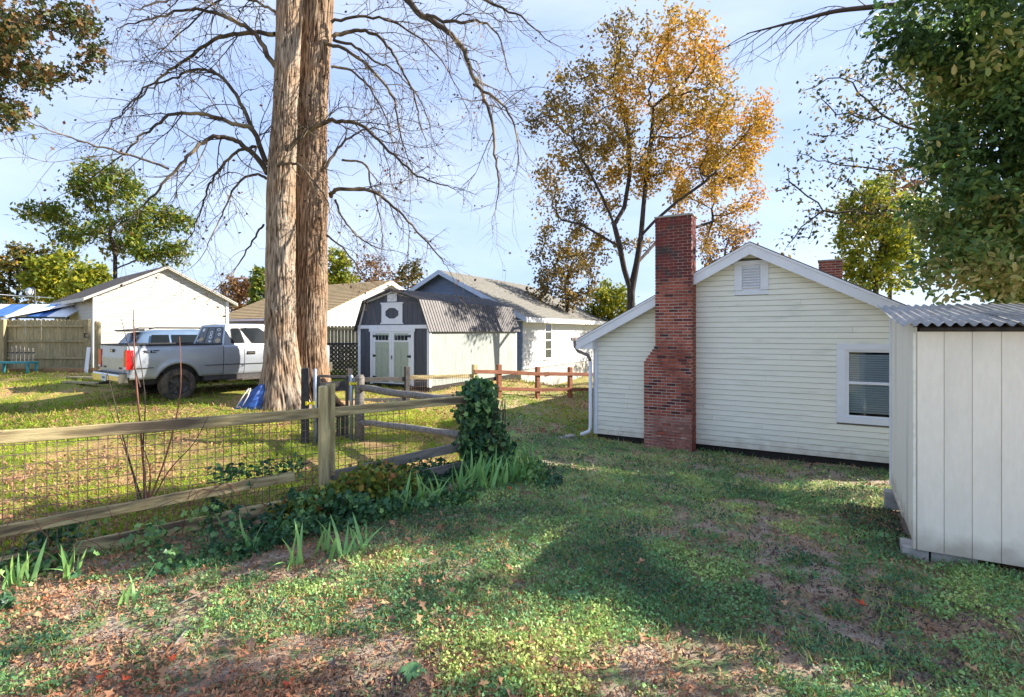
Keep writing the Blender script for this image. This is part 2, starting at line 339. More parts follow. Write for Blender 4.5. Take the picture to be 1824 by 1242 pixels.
def ground_z(x, y):
    x = np.atleast_1d(np.asarray(x, float)); y = np.atleast_1d(np.asarray(y, float))
    r2 = (x[:, None]-_C[None, :, 0])**2+(y[:, None]-_C[None, :, 1])**2
    z = _tps(r2)@_W[:_n]+_W[_n]+x*_W[_n+1]+y*_W[_n+2]
    d = np.hypot(x, y-14); k = np.clip((d-24)/22, 0, 1); k = k*k*(3-2*k)
    z = np.clip(z, -3.2, -1.0)*(1-k)+(-2.0)*k
    near = np.clip((26-d)/10, 0, 1)
    z = z+near*((fbm(x*1.1, y*1.1, 3)-.5)*.10+(fbm(x*5, y*5, 2)-.5)*.035)
    return z+EYE
def gz(x, y): return float(ground_z(x, y)[0])

# fence line between the two lawns
FA = Vector((-5.24, 5.5)); FB = Vector((-.58, 8.3))
def fence_y(x): return 5.5+(x+5.24)*(8.3-5.5)/(4.66)
def lawn_mask(x, y):
    """1 where the grassier lawn beyond the rail fence is"""
    s = y-np.where(x < -.6, fence_y(x), 8.3+(x+.6)*6)
    s = np.where((x < -.6), s, -1)
    return np.clip(s/.6+.3, 0, 1)
def axis(lo, hi, step, far, g):
    a = list(np.arange(lo, hi, step)); s = step
    x = a[-1]
    while x < far: s *= g; x += s; a.append(x)
    x = a[0]; s = step
    while x > -far: s *= g; x -= s; a.insert(0, x)
    return np.array(a)
gx = axis(-12, 10, .11, 420, 1.16); gy = axis(1.0, 15, .11, 420, 1.16)
GX, GY = np.meshgrid(gx, gy, indexing='ij'); gxs, gys = GX.ravel(), GY.ravel()
GZ = np.concatenate([ground_z(gxs[i:i+20000], gys[i:i+20000]) for i in range(0, len(gxs), 20000)])
ny = len(gy); ii, jj = np.meshgrid(np.arange(len(gx)-1), np.arange(ny-1), indexing='ij'); ii = ii.ravel(); jj = jj.ravel()
GF = np.stack([ii*ny+jj, (ii+1)*ny+jj, (ii+1)*ny+jj+1, ii*ny+jj+1], 1)
gm, t, b, o = new_mat('lawn_soil'); N = t.nodes; L = t.links
tc = N.new('ShaderNodeTexCoord')
def gnoise(scale, detail=6, lo=.4, hi=.6, ro=.6):
    n = N.new('ShaderNodeTexNoise'); n.inputs['Scale'].default_value = scale; n.inputs['Detail'].default_value = detail; n.inputs['Roughness'].default_value = ro
    L.new(tc.outputs['Object'], n.inputs['Vector'])
    r = N.new('ShaderNodeValToRGB'); r.color_ramp.elements[0].position = lo; r.color_ramp.elements[1].position = hi
    L.new(n.outputs[0], r.inputs[0]); return n, r
def gmix(f, a, c):
    m = N.new('ShaderNodeMixRGB'); L.new(f, m.inputs[0])
    for k, v in ((1, a), (2, c)):
        if isinstance(v, tuple): m.inputs[k].default_value = rgb(v)
        else: L.new(v, m.inputs[k])
    return m.outputs[0]
n1, r1 = gnoise(26, 8, .36, .64, .7); n2, r2 = gnoise(1.1, 5, .46, .62); n3, r3 = gnoise(70, 5, .45, .62, .7); n4, r4 = gnoise(4.2, 5, .48, .62)
soil = gmix(r1.outputs[0], (.21, .165, .135), (.50, .40, .32)); soil = gmix(r3.outputs[0], soil, (.56, .45, .35))
soil = gmix(r2.outputs[0], soil, gmix(r1.outputs[0], (.36, .23, .14), (.55, .38, .25)))
soil = gmix(r4.outputs[0], soil, gmix(r1.outputs[0], (.13, .19, .08), (.22, .30, .13)))
lawn = gmix(r1.outputs[0], (.17, .17, .035), (.33, .29, .07)); lawn = gmix(r4.outputs[0], lawn, (.20, .26, .03)); lawn = gmix(r2.outputs[0], lawn, gmix(r1.outputs[0], (.36, .22, .10), (.52, .34, .17)))
at = N.new('ShaderNodeAttribute'); at.attribute_name = 'lawn'
L.new(gmix(at.outputs['Fac'], soil, lawn), b.inputs['Base Color']); b.inputs['Roughness'].default_value = .95; b.inputs['Specular IOR Level'].default_value = .15
bm = N.new('ShaderNodeBump'); bm.inputs['Strength'].default_value = 1.0; bm.inputs['Distance'].default_value = .05
L.new(n1.outputs[0], bm.inputs['Height']); L.new(bm.outputs[0], b.inputs['Normal'])
gme = np_mesh('ground', np.stack([gxs, gys, GZ], 1), GF, gm, smooth=True)
far = np.clip((np.hypot(gxs, gys)-14)/6, 0, 1)
lm = np.maximum(lawn_mask(gxs, gys), far*.8)
at_ = gme.attributes.new('lawn', 'FLOAT', 'POINT'); at_.data.foreach_set('value', lm.astype(np.float32))
ground = link('ground', gme); tag(ground, 'uneven backyard ground of bare soil and thin lawn', 'ground', kind='structure')

# ------------------------------------------------------------------ growing things: branches and leaves
def colonize(att, trunk, step, infl, kill, iters=90, bias=(0, 0, .1), jit=.15, seed=1, stems=()):
    """space colonisation: nodes grow towards attraction points"""
    r = np.random.default_rng(seed)
    nodes = [np.array(p, float) for p in trunk]; par = [-1]+list(range(len(trunk)-1))
    for (k0, pl) in stems:
        for q, pt_ in enumerate(pl): nodes.append(np.array(pt_, float)); par.append(k0 if q == 0 else len(nodes)-2)
    att = np.asarray(att, float); near = np.full(len(att), 1e9); who = np.zeros(len(att), int)
    def upd(idx):
        nonlocal near, who
        NN = np.array([nodes[i] for i in idx])
        d = np.sqrt(((att[:, None]-NN[None])**2).sum(-1)); k = d.argmin(1); m = d[np.arange(len(att)), k]
        b = m < near; near = np.where(b, m, near); who = np.where(b, np.array(idx)[k], who)
    upd(list(range(len(nodes)))); bias = np.array(bias); dirs_done = {}
    for it in range(iters):
        if len(att) == 0: break
        act = near < infl
        if not act.any():
            infl *= 1.5
            if infl > 60: break
            continue
        acc = {}
        for i in np.nonzero(act)[0]:
            v = att[i]-nodes[who[i]]; n = np.linalg.norm(v)
            acc.setdefault(who[i], []).append(v/max(n, 1e-6))
        new = []
        for k, vs in acc.items():
            d = np.mean(vs, 0)+bias+r.normal(0, jit, 3); d /= max(np.linalg.norm(d), 1e-6)
            if any(np.dot(d, q) > .93 for q in dirs_done.get(k, ())): continue
            dirs_done.setdefault(k, []).append(d)
            nodes.append(nodes[k]+d*step); par.append(k); new.append(len(nodes)-1)
        if not new:
            keep = ~act; att, near, who = att[keep], near[keep], who[keep]; continue
        upd(new)
        keep = near > kill; att, near, who = att[keep], near[keep], who[keep]
    return np.array(nodes), np.array(par)

def skeleton_radii(par, r0, ex):
    n = len(par); acc = np.zeros(n)
    for i in range(n-1, -1, -1):
        if acc[i] == 0: acc[i] = r0**ex
        if par[i] >= 0: acc[par[i]] += acc[i]
    return acc**(1/ex)

def tubes_from(nodes, par, rad, thick, mbs):
    """mbs: (thick builder, thin builder); split at radius thick"""
    n = len(par); kids = [[] for _ in range(n)]
    for i in range(n):
        if par[i] >= 0: kids[par[i]].append(i)
    starts = [0]
    while starts:
        s = starts.pop(); ch = ([par[s]] if par[s] >= 0 else [])+[s]; c = s
        while kids[c]:
            ks = sorted(kids[c], key=lambda k: -rad[k]); starts += ks[1:]; c = ks[0]; ch.append(c)
        if len(ch) < 2: continue
        rr = [min(rad[k], rad[s]) for k in ch]
        rr[-1] *= .6
        sd = 9 if rr[0] > .12 else 6 if rr[0] > .04 else 4 if rr[0] > .015 else 3
        (mbs[0] if rr[0] >= thick else mbs[1]).tube([nodes[k] for k in ch], rr, sd, cap=False)

def in_ellipsoids(ells, n, seed=1, shell=0.0):
    r = np.random.default_rng(seed); out = []
    vol = np.array([e[3]*e[4]*e[5] for e in ells]); cnt = np.maximum(1, (n*vol/vol.sum()).astype(int))
    for e, c in zip(ells, cnt):
        v = r.normal(size=(c, 3)); v /= np.linalg.norm(v, axis=1)[:, None]
        q = (shell+(1-shell)*r.random(c))**(1/3)
        out.append(v*q[:, None]*np.array(e[3:6])+np.array(e[:3]))
    return np.concatenate(out)

T_DIAMOND = (np.array([(0, 0, 0), (.45, .5, .08), (1, 0, 0), (.45, -.5, .08)]), np.array([(0, 1, 2, 3)]))
T_LEAF = (np.array([(0, 0, 0), (.3, .42, .10), (.7, .36, .08), (1, 0, -.06), (.7, -.36, .08), (.3, -.42, .10)]), np.array([(0, 1, 2, 3), (0, 3, 4, 5)]))
T_OAK = (np.array([(0, 0, 0), (.22, .22, .05), (.42, .10, 0), (.6, .5, .1), (.75, .12, 0), (1, 0, -.05), (.75, -.12, 0), (.6, -.5, .1), (.42, -.10, 0), (.22, -.22, .05)]),
         np.array([(0, 1, 2, 2), (2, 3, 4, 4), (4, 5, 6, 6), (6, 7, 8, 8), (8, 9, 0, 0), (0, 2, 8, 8), (2, 4, 6, 8)]))
T_IVY = (np.array([(0, 0, 0), (-.05, .45, .03), (.45, .30, .06), (.55, .55, 0), (1, 0, -.08), (.55, -.55, 0), (.45, -.30, .06), (-.05, -.45, .03)]),
         np.array([(0, 1, 2, 2), (2, 3, 4, 4), (4, 5, 6, 6), (6, 7, 0, 0), (0, 2, 4, 6)]))
T_BLADE = (np.array([(0, .5, 0), (0, -.5, 0), (1, 0, 0)]), np.array([(0, 1, 2)]))
def leaves(name, pts, size, aspect, m, templ=T_DIAMOND, up=.5, seed=1, var=.35, tint=None, heading=None, hup=0.0):
    """one mesh of leaves at pts; up: how far they lie flat; hup: how far they point upward"""
    r = np.random.default_rng(seed); n = len(pts); tv, tf = templ; k = len(tv)
    h = r.normal(size=(n, 3))
    if heading is not None: h = h*.6+heading
    h[:, 2] = h[:, 2]*(1-abs(hup))+hup*1.6; h /= np.linalg.norm(h, axis=1)[:, None]
    nn = r.normal(size=(n, 3))*(1-up)+np.array([0, 0, 1])*up
    nn -= h*(nn*h).sum(1)[:, None]; nn /= np.maximum(np.linalg.norm(nn, axis=1), 1e-6)[:, None]
    w = np.cross(nn, h); s = (np.asarray(size)*(1+r.uniform(-var, var, n)))[:, None, None]
    V = (h[:, None]*tv[None, :, 0:1]+w[:, None]*tv[None, :, 1:2]*aspect+nn[:, None]*tv[None, :, 2:3])*s+np.asarray(pts)[:, None]
    kf = tf.shape[1]; off = np.arange(n)*k
    if kf == 4 and (tf[:, 2] == tf[:, 3]).any():      # mixed triangles and quads: cut to triangles
        tri = [];
        for q in tf:
            tri.append((q[0], q[1], q[2]))
            if q[2] != q[3]: tri.append((q[0], q[2], q[3]))
        tf = np.array(tri); kf = 3
    F = (tf[None]+off[:, None, None]).reshape(-1, kf)
    if tint is None: tint = r.random(n)
    me = np_mesh(name, V.reshape(-1, 3), F, m, np.repeat(tint, len(tf)))
    return me

def tree(name, label, cat, trunk, ells, natt, step, leaf_n, leaf_size, lmat, bmat, seed, group=None, r0=.010, ex=2.4, aspect=.6, templ=T_DIAMOND,
         infl=None, kill=None, bias=(0, 0, .08), spread=None, up=.35, twig_mat=None, tint_z=None, att=None, rmax=.03, jit=.15, shell=0.0, thick=.03, crown_name='crown', stems=()):
    """a whole tree: trunk and limbs grown towards the crown's volume, leaves on the fine shoots"""
    base = Vector(trunk[0]); root = empty(name, base, 0, label, cat, group)
    if att is None: att = in_ellipsoids(ells, natt, seed, shell)
    nodes, par = colonize(att, trunk, step, infl or step*9, kill or step*1.6, 90, bias, jit, seed, stems)
    rad = skeleton_radii(par, r0, ex)
    nt_ = len(trunk)+sum(len(q[1]) for q in stems)
    flare = np.ones(len(rad)); flare[:1] = 1.35; rad = rad*flare
    nodes = nodes-np.array(base)
    a, b_ = MB(), MB(); tubes_from(nodes, par, rad, thick, (a, b_))
    a.build('trunk', bmat, root, True)
    if b_.v: b_.build('branches', twig_mat or bmat, root, True)
    if leaf_n:
        r = np.random.default_rng(seed+5); fine = np.nonzero((rad < rmax) & (np.arange(len(rad)) >= nt_))[0]
        pick = r.choice(fine, leaf_n); pts = nodes[pick]+r.normal(0, spread or step*.5, (leaf_n, 3))
        ti = None
        if tint_z is not None:
            clump = r.random(len(nodes)); q = pts+np.array(base)
            ti = np.clip(.5*r.random(leaf_n)+.5*clump[pick]*.6+tint_z(q[:, 0], q[:, 1], q[:, 2]), 0, 1)
        link(crown_name, leaves(crown_name, pts, leaf_size, aspect, lmat, templ, up, seed+9, tint=ti), root)
    return root, nodes+np.array(base), rad
# ------------------------------------------------------------------ buildings
def trap_board(mb_name, xl0, xr0, xl1, xr1, z0, z1, mat_, parent, y=0.0, lap=.018):
    """one lap-siding board; its lower edge stands proud"""
    m = MB().hexa([(xl0, y-lap, z0), (xr0, y-lap, z0), (xr0, y, z0), (xl0, y, z0)],
                  [(xl1, y-.004, z1), (xr1, y-.004, z1), (xr1, y, z1), (xl1, y, z1)])
    return m.build(mb_name, mat_, parent)

def gable_boards(parent, w, ze, pitch, zb, exp, mat_, holes=(), y=0.0, lap=.019):
    """lap boards of a gable end 0..w; holes: (x0,x1,z0,z1)"""
    zt = ze+pitch*w/2; z = zb
    while z < zt-.03:
        z1 = min(z+exp-.007, zt-.005)
        def ext(zz):
            if zz <= ze: return 0.0, w
            d = (zz-ze)/pitch; return d, w-d
        l0, r0 = ext(z); l1, r1 = ext(z1); segs = [(l0, r0, l1, r1)]
        for (a, b, c, d) in holes:
            if z1 > c and z < d:
                ns_ = []
                for (p, q, p1, q1) in segs:
                    if q > a and p < b: ns_ += [(p, a, p1, a), (b, q, b, q1)]
                    else: ns_.append((p, q, p1, q1))
                segs = ns_
        for s in segs:
            if min(s[1], s[3])-max(s[0], s[2]) > 2.6:      # butt joint somewhere along a long board
                j_ = random.uniform(max(s[0], s[2])+.6, min(s[1], s[3])-.6)
                trap_board('siding_board', s[0], j_-.0015, s[2], j_-.0015, z, z1, mat_, parent, y, lap); trap_board('siding_board', j_+.0015, s[1], j_+.0015, s[3], z, z1, mat_, parent, y, lap-.0015)
            else: trap_board('siding_board', s[0], s[1], s[2], s[3], z, z1, mat_, parent, y, lap)
        z += exp

def gable_shell(parent, w, d, ze, pitch, mat_, zb=0.0, y0=.002):
    zt = ze+pitch*w/2
    return MB().prism([(0, zb), (w, zb), (w, ze), (w/2, zt), (0, ze)], y0, d, 'y').build('wall', mat_, parent)

def gable_roof(parent, w, d, ze, pitch, over, rake, th, mat_, trim, fascia_h=.2, back=None):
    """two roof planes with rake boards in front; returns the roof"""
    zt = ze+pitch*w/2; zo = ze-pitch*over; y0 = -rake; y1 = d+rake
    o = MB()
    for s in (0, 1):
        xe = -over if s == 0 else w+over
        A = [(xe, y0, zo), (w/2, y0, zt), (w/2, y1, zt), (xe, y1, zo)]
        B = [(p[0], p[1], p[2]+th) for p in A]
        if s: A = A[::-1]; B = B[::-1]
        o.hexa(A, B)
    ro = o.build('roof', mat_, parent)
    for s in (0, 1):
        xe = -over if s == 0 else w+over
        for (n, ya, yb, h0, h1) in (('rake_board', y0-.028, y0-.002, -fascia_h+th-.03, th-.075), ('rake_trim', y0-.045, y0-.002, th-.072, th-.026)):
            MB().hexa([(xe, ya, zo+h0), (w/2, ya, zt+h0), (w/2, yb, zt+h0), (xe, yb, zo+h0)],
                      [(xe, ya, zo+h1), (w/2, ya, zt+h1), (w/2, yb, zt+h1), (xe, yb, zo+h1)]).build(n, trim, ro)
        # soffit strip under the rake
        MB().hexa([(xe, y0, zo-.03), (w/2, y0, zt-.03), (w/2, 0, zt-.03), (xe, 0, zo-.03)],
                  [(xe, y0, zo-.004), (w/2, y0, zt-.004), (w/2, 0, zt-.004), (xe, 0, zo-.004)]).build('soffit', trim, ro)
        xa, xb = (xe-.025, xe-.002) if s == 0 else (xe+.002, xe+.025)
        box('fascia', xa, xb, y0, y1, zo-.16+th, zo+th-.02, trim, ro)
    return ro

def sash_window(parent, x0, x1, z0, z1, y, trim_w, mats, blinds=0, name='window', sill=True):
    """double-hung window in a wall facing -y; outer trim rectangle given"""
    w = empty(name, (0, 0, 0), parent=parent)
    tm = mats['trim']
    box('frame', x0, x0+trim_w, y-.035, y+.03, z0+trim_w*.75, z1-trim_w*.75-.001, tm, w)
    box('frame', x1-trim_w, x1, y-.035, y+.03, z0+trim_w*.75, z1-trim_w*.75-.001, tm, w)
    box('frame', x0, x1, y-.038, y+.03, z1-trim_w*.75, z1, tm, w)
    box('sill', x0-.0, x1+.0, y-.05, y+.03, z0, z0+trim_w*.75-.001, tm, w)
    gx0, gx1, gz0, gz1 = x0+trim_w+.001, x1-trim_w-.001, z0+trim_w*.75+.001, z1-trim_w*.75-.002; s = .055; zm = (gz0+gz1)/2
    for (a, b, yy) in ((zm, gz1, y-.006), (gz0, zm+.035, y-.022)):
        fr = MB(); fr.box(gx0, gx0+s, yy, yy+.02, a, b); fr.box(gx1-s, gx1, yy, yy+.02, a, b)
        fr.box(gx0+s, gx1-s, yy, yy+.02, b-s*.8, b); fr.box(gx0+s, gx1-s, yy, yy+.02, a, a+s*.8); fr.build('sash', tm, w)
        box('pane', gx0+s, gx1-s, yy+.009, yy+.013, a+s*.8, b-s*.8, mats['glass'], w)
    if blinds:
        n = blinds
        for i in range(n):
            z = gz0+.06+(gz1-gz0-.1)*i/n
            MB().hexa([(gx0+.03, y+.03, z), (gx1-.03, y+.03, z), (gx1-.03, y+.05, z+.02), (gx0+.03, y+.05, z+.02)],
                      [(gx0+.03, y+.03, z+.004), (gx1-.03, y+.03, z+.004), (gx1-.03, y+.05, z+.024), (gx0+.03, y+.05, z+.024)]).build('blind_slat', M['blind'], w)
    return w

# --- cream gabled house with the brick chimney
HR = math.atan2(-.511, .859)
HX, HYY, HZ = 2.04, 13.23, EYE-2.62
house = empty('gabled_house', (HX, HYY, HZ), HR, 'cream clapboard house with white gable trim and tall red brick side chimney', 'house')
HW, HE, HP = 7.06, 2.50, .527
win = (5.08, 6.16, .84, 2.38); vent = (3.20, 3.86, 3.40, 4.12)
hw = MB().prism([(0, .10), (win[0]+.02, .10), (win[0]+.02, HE+HP*2), (HW/2, HE+HP*HW/2), (0, HE)], .002, .12, 'y')
hw = MB()
hw.prism([(.0, .13), (win[0]+.03, .13), (win[0]+.03, HE+HP*(HW-win[0]-.03)), (HW/2, HE+HP*HW/2), (0, HE)], .002, .10)
hw.prism([(win[1]-.03, .13), (HW, .13), (HW, HE), (win[1]-.03, HE+HP*(HW-win[1]+.03))], .002, .10)
hw.box(win[0]+.03, win[1]-.03, .002, .10, .13, win[2]+.03); hw.prism([(win[0]+.03, win[3]-.03), (win[1]-.03, win[3]-.03), (win[1]-.03, HE+HP*(HW-win[1]+.03)), (win[0]+.03, HE+HP*(HW-win[0]-.03))], .002, .10)
hwall = hw.build('wall', M['shadow_back'], house)
gable_boards(hwall, HW, HE, HP, .13, .1125, M['cream'], [(win[0], win[1], win[2], win[3]), (vent[0], vent[1], vent[2], vent[3])])
box('side_wall', 0, .10, .10, 9.5, .13, HE, M['cream'], house); box('side_wall', HW-.1, HW, .10, 9.5, .13, HE, M['cream'], house)
box('back_wall', 0, HW, 9.5, 9.6, .13, HE+1.0, M['shadow_back'], house)
box('room_floor', .1, HW-.1, .1, 9.5, .15, .2, M['dark'], house)
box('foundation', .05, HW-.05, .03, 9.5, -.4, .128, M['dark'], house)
hroof = gable_roof(house, HW, 9.6, HE, HP, .36, .26, .14, M['shingle_dark'], M['white'], .24)
box('corner_trim', -.03, .075, -.034, -.019, .13, HE-.02, M['white'], house); box('corner_trim', -.034, -.004, -.034, .08, .13, HE-.02, M['white'], house)
# boxed eave return at the left corner
MB().prism([(-.40, HE-.30), (.04, HE-.30), (.04, HE-.02), (-.40, HE-.21)], -.262, -.036, 'y').build('eave_return', M['white'], house)
w_ = sash_window(house, win[0], win[1], win[2], win[3], .0, .15, {'trim': M['white'], 'glass': M['pane']}, 0)
# blinds hang behind the panes
for i in range(26):
    z = win[2]+.20+i*.044
    MB().hexa([(5.28, .040, z), (5.96, .040, z), (5.96, .055, z+.033), (5.28, .055, z+.033)], [(5.28, .042, z+.003), (5.96, .042, z+.003), (5.96, .057, z+.036), (5.28, .057, z+.036)]).build('blind_slat', M['blind'], w_)
# louvred gable vent
va = empty('gable_vent', (0, 0, 0), parent=house)
box('back_panel', vent[0]+.02, vent[1]-.02, .0, .012, vent[2]+.02, vent[3]-.02, M['white'], va)
box('frame', vent[0], vent[0]+.15, -.045, -.001, vent[2]+.10, vent[3]-.09, M['white'], va); box('frame', vent[1]-.15, vent[1], -.045, -.001, vent[2]+.10, vent[3]-.09, M['white'], va)
box('frame', vent[0]-.02, vent[1]+.02, -.055, -.001, vent[3]-.088, vent[3], M['white'], va)
box('frame', vent[0], vent[1], -.03, -.001, vent[2], vent[2]+.09, M['white'], va)
for i in range(8):
    z = vent[2]+.15+i*.058
    MB().hexa([(vent[0]+.16, -.045, z), (vent[1]-.16, -.045, z), (vent[1]-.16, -.001, z+.035), (vent[0]+.16, -.001, z+.035)],
              [(vent[0]+.16, -.045, z+.012), (vent[1]-.16, -.045, z+.012), (vent[1]-.16, -.001, z+.047), (vent[0]+.16, -.001, z+.047)]).build('slat', M['white'], va)
# gutter and downspout
MB().prism([(-.42, HE-.13), (-.52, HE-.10), (-.53, HE-.02), (-.50, HE-.02), (-.49, HE-.09), (-.42, HE-.11)], -.28, 9.8, 'y').build('gutter', M['gutter'], house)
MB().tube([(-.46, -.20, HE-.12), (-.45, -.20, HE-.24), (-.38, -.17, HE-.36), (-.14, -.11, HE-.46), (-.085, -.09, HE-.60)], .042, 8).build('downspout_elbow', M['gutter'], house, True)
MB().tube([(-.085, -.09, HE-.60), (-.085, -.09, .28), (-.11, -.12, .18), (-.26, -.28, .11)], .045, 8).build('downspout', M['white'], house, True)
sb = MB().box(-.1, .1, -.3, .3, 0, .06).build('splash_block', M['concrete']); sx = HX+.859*-.5+.511*-.7; sy = HYY-.511*-.5+.859*-.7
sb.location = (sx, sy, gz(sx, sy)-.01); sb.rotation_euler = (0, 0, R(-50)); tag(sb, 'grey splash block on the grass below the white downspout', 'splash block')
# chimney: every brick that can be told apart
ch = empty('chimney', (0, 0, 0), parent=house)
CY0, CY1 = -.45, -.024; CXL, CXU, CXR = 1.354, 1.61, 2.40; CH = .0677; NC = 76
def cleft(i):
    if i < 29: return CXL
    if i < 34: return CXL+(i-28)*(CXU-CXL)/5.5
    return CXU
core = MB()
for i in range(NC): core.box(cleft(i)+.008, CXR-.008, CY0+.008, CY1-.002+(.9 if i*CH > HE+.9 else 0)*0, i*CH-(.3 if i == 0 else 0), (i+1)*CH)
core.build('mortar_core', M['mortar'], ch)
BL = .203; bricks_n = 0; bmesh_cache = {}
def brick_mesh(l, d, key, m):
    k = (round(l, 3), round(d, 3), key)
    if k not in bmesh_cache:
        e = .004; mb = MB(); h = CH-.0145
        mb.add([(0, d, 0), (l, d, 0), (l, d, h), (0, d, h), (e*.3, 0, e), (l-e*.3, 0, e), (l-e*.3, 0, h-e), (e*.3, 0, h-e)],
               [(4, 5, 6, 7), (0, 1, 5, 4), (1, 2, 6, 5), (2, 3, 7, 6), (3, 0, 4, 7)])
        bmesh_cache[k] = mb.mesh('brick', m)
    return bmesh_cache[k]
rest = MB(); rest_dark = MB()
for i in range(NC):
    xl = cleft(i); x = xl-(.10 if i % 2 else 0.0); z = i*CH+.005; cor = .012 if i in (NC-3, NC-2) else 0
    while x < CXR-.02:
        a = max(x, xl); c = min(x+BL-.013, CXR)
        if c-a > .03:
            jx = random.uniform(-.0015, .0015); jy = random.uniform(-.003, .002)
            if bricks_n < 298 or i < 0:
                t_ = i+random.gauss(0, 3.5); mm = M['brick_pale'] if t_ < 11 else M['brick'] if t_ < 60 else M['brick_soot']
                if random.random() < .12 and i > 6: mm = M['brick_soot']
                ob = link('brick', brick_mesh(round(c-a, 3), .014, mm.name, mm), ch, (a+jx, CY0-.003+jy, z)); bricks_n += 1
            else: rest_dark.box(a, c, CY0-.003+jy-cor, CY0+.012, z, z+CH-.011)
        x += BL
    y = CY0+.004+(.10 if i % 2 else 0)                      # right-hand side face
    while y < CY1:
        c = min(y+BL-.01, CY1)
        if c-y > .03: (rest if i < 62 else rest_dark).box(CXR-.012, CXR+.003, y, c, z, z+CH-.011)
        y += BL
tag(rest.build('side_bricks', M['brick'], ch), kind='stuff'); tag(rest_dark.build('upper_bricks', M['brick_soot'], ch), kind='stuff')
MB().box(CXU-.02, CXR+.02, CY0-.02, CY1+.1, NC*CH, NC*CH+.03).box(CXU+.05, CXR-.04, CY0+.04, CY1, NC*CH+.03, NC*CH+.05).build('cap', M['concrete'], ch)
# second chimney showing over the roof
c2 = empty('rear_chimney', (4.68, 4.5, 0), parent=house)
z0 = 3.52
box('mortar_core', .006, .554, .006, .5, z0, z0+1.015, M['mortar'], c2); box('cap', -.02, .58, -.02, .52, z0+1.016, z0+1.05, M['concrete'], c2)
for i in range(15):
    x = -(.10 if i % 2 else 0)
    while x < .53:
        a = max(x, 0); c = min(x+.190, .56)
        if c-a > .03: link('brick', brick_mesh(round(c-a, 3), .014, 'brick', M['brick']), c2, (a, -.006, z0+i*CH+.005))
        x += .203

# --- plywood shed with corrugated roof
SX, SY, SZ = 3.86, 5.15, EYE-2.08
shed = empty('garden_shed', (SX, SY, SZ), HR, 'white grooved-panel shed with rusty corrugated metal roof at right edge', 'shed')
SWID, SDEP, SH = 3.1, 2.55, 2.10
box('inner_shell', .012, SWID, .014, SDEP-.01, .02, SH, M['dark'], shed)
fw = empty('front_wall', (0, 0, 0), parent=shed); sw = empty('side_wall', (0, 0, 0), parent=shed)
x = .012
while x < SWID:
    box('panel_board', x, min(x+.197, SWID), 0, .013, 0, SH-.02, M['shed'], fw); x += .203
box('groove_backing', .005, SWID, .009, .0135, .001, SH-.021, M['shed'], fw)
y = .016
while y < SDEP:
    box('panel_board', 0, .011, y, min(y+.197, SDEP), 0, SH+.02+.12*y, M['shed'], sw); y += .203
box('corner_trim', -.02, -.001, .0, .07, .0, SH-.03, M['cream'], shed); box('corner_trim', -.02, -.001, SDEP-.09, SDEP, .0, SH+.25, M['white'], shed)
box('bottom_board', -.018, -.001, 1.0, 2.3, .01, .06, M['cream'], shed)
# corrugated sheets: waves run from front to back
for k in range(4):
    xa = -.16+k*.85; n = 60; vs = []; fs = []
    for i in range(n+1):
        u = i/n; xx = xa+u*.92; zz = .019*math.sin(xx*2*math.pi/.085)+.006*k*0+ (.004 if k % 2 else 0)
        for (yy, zb) in ((-.16, SH+.045), (SDEP*.5, SH+.19), (SDEP+.02, SH+.33)):
            vs.append((xx, yy+.012*math.sin(k*3+1), zb+zz-.010*xx+.004*math.sin(xx*3)))
    for i in range(n):
        for j in range(2): fs.append((i*3+j, (i+1)*3+j, (i+1)*3+j+1, i*3+j+1))
    MB().add(vs, fs).build('roof_sheet', M['tin'], shed, True)
box('rafter_plate', .03, SWID, -.02, .010, SH-.018, SH+.018, M['wood_dark'], shed)
MB().hexa([(.01, .015, SH+.001), (SWID, .015, SH+.001), (SWID, .03, SH+.001), (.01, .03, SH+.001)], [(.01, .015, SH+.042), (SWID, .015, SH+.012), (SWID, .03, SH+.012), (.01, .03, SH+.042)]).build('eave_filler', M['dark'], shed)
MB().hexa([(.01, SDEP-.03, SH+.001), (SWID, SDEP-.03, SH+.001), (SWID, SDEP-.012, SH+.001), (.01, SDEP-.012, SH+.001)], [(.01, SDEP-.03, SH+.30), (SWID, SDEP-.03, SH+.27), (SWID, SDEP-.012, SH+.27), (.01, SDEP-.012, SH+.30)]).build('back_filler', M['dark'], shed)
for (bx0, bx1, by0, by1, zz, nm) in ((-.10, .10, .02, .30, -.001, 'b'), (.12, .46, .03, .2, -.001, 'b'), (-.10, .06, 2.1, 2.3, -.001, 'b'), (2.3, 2.6, .05, .4, -.001, 'b')):
    blk = box('concrete_block', bx0, bx1, by0, by1, -.22 if bx0 < 1 else -.3, -.002, M['concrete'], shed)

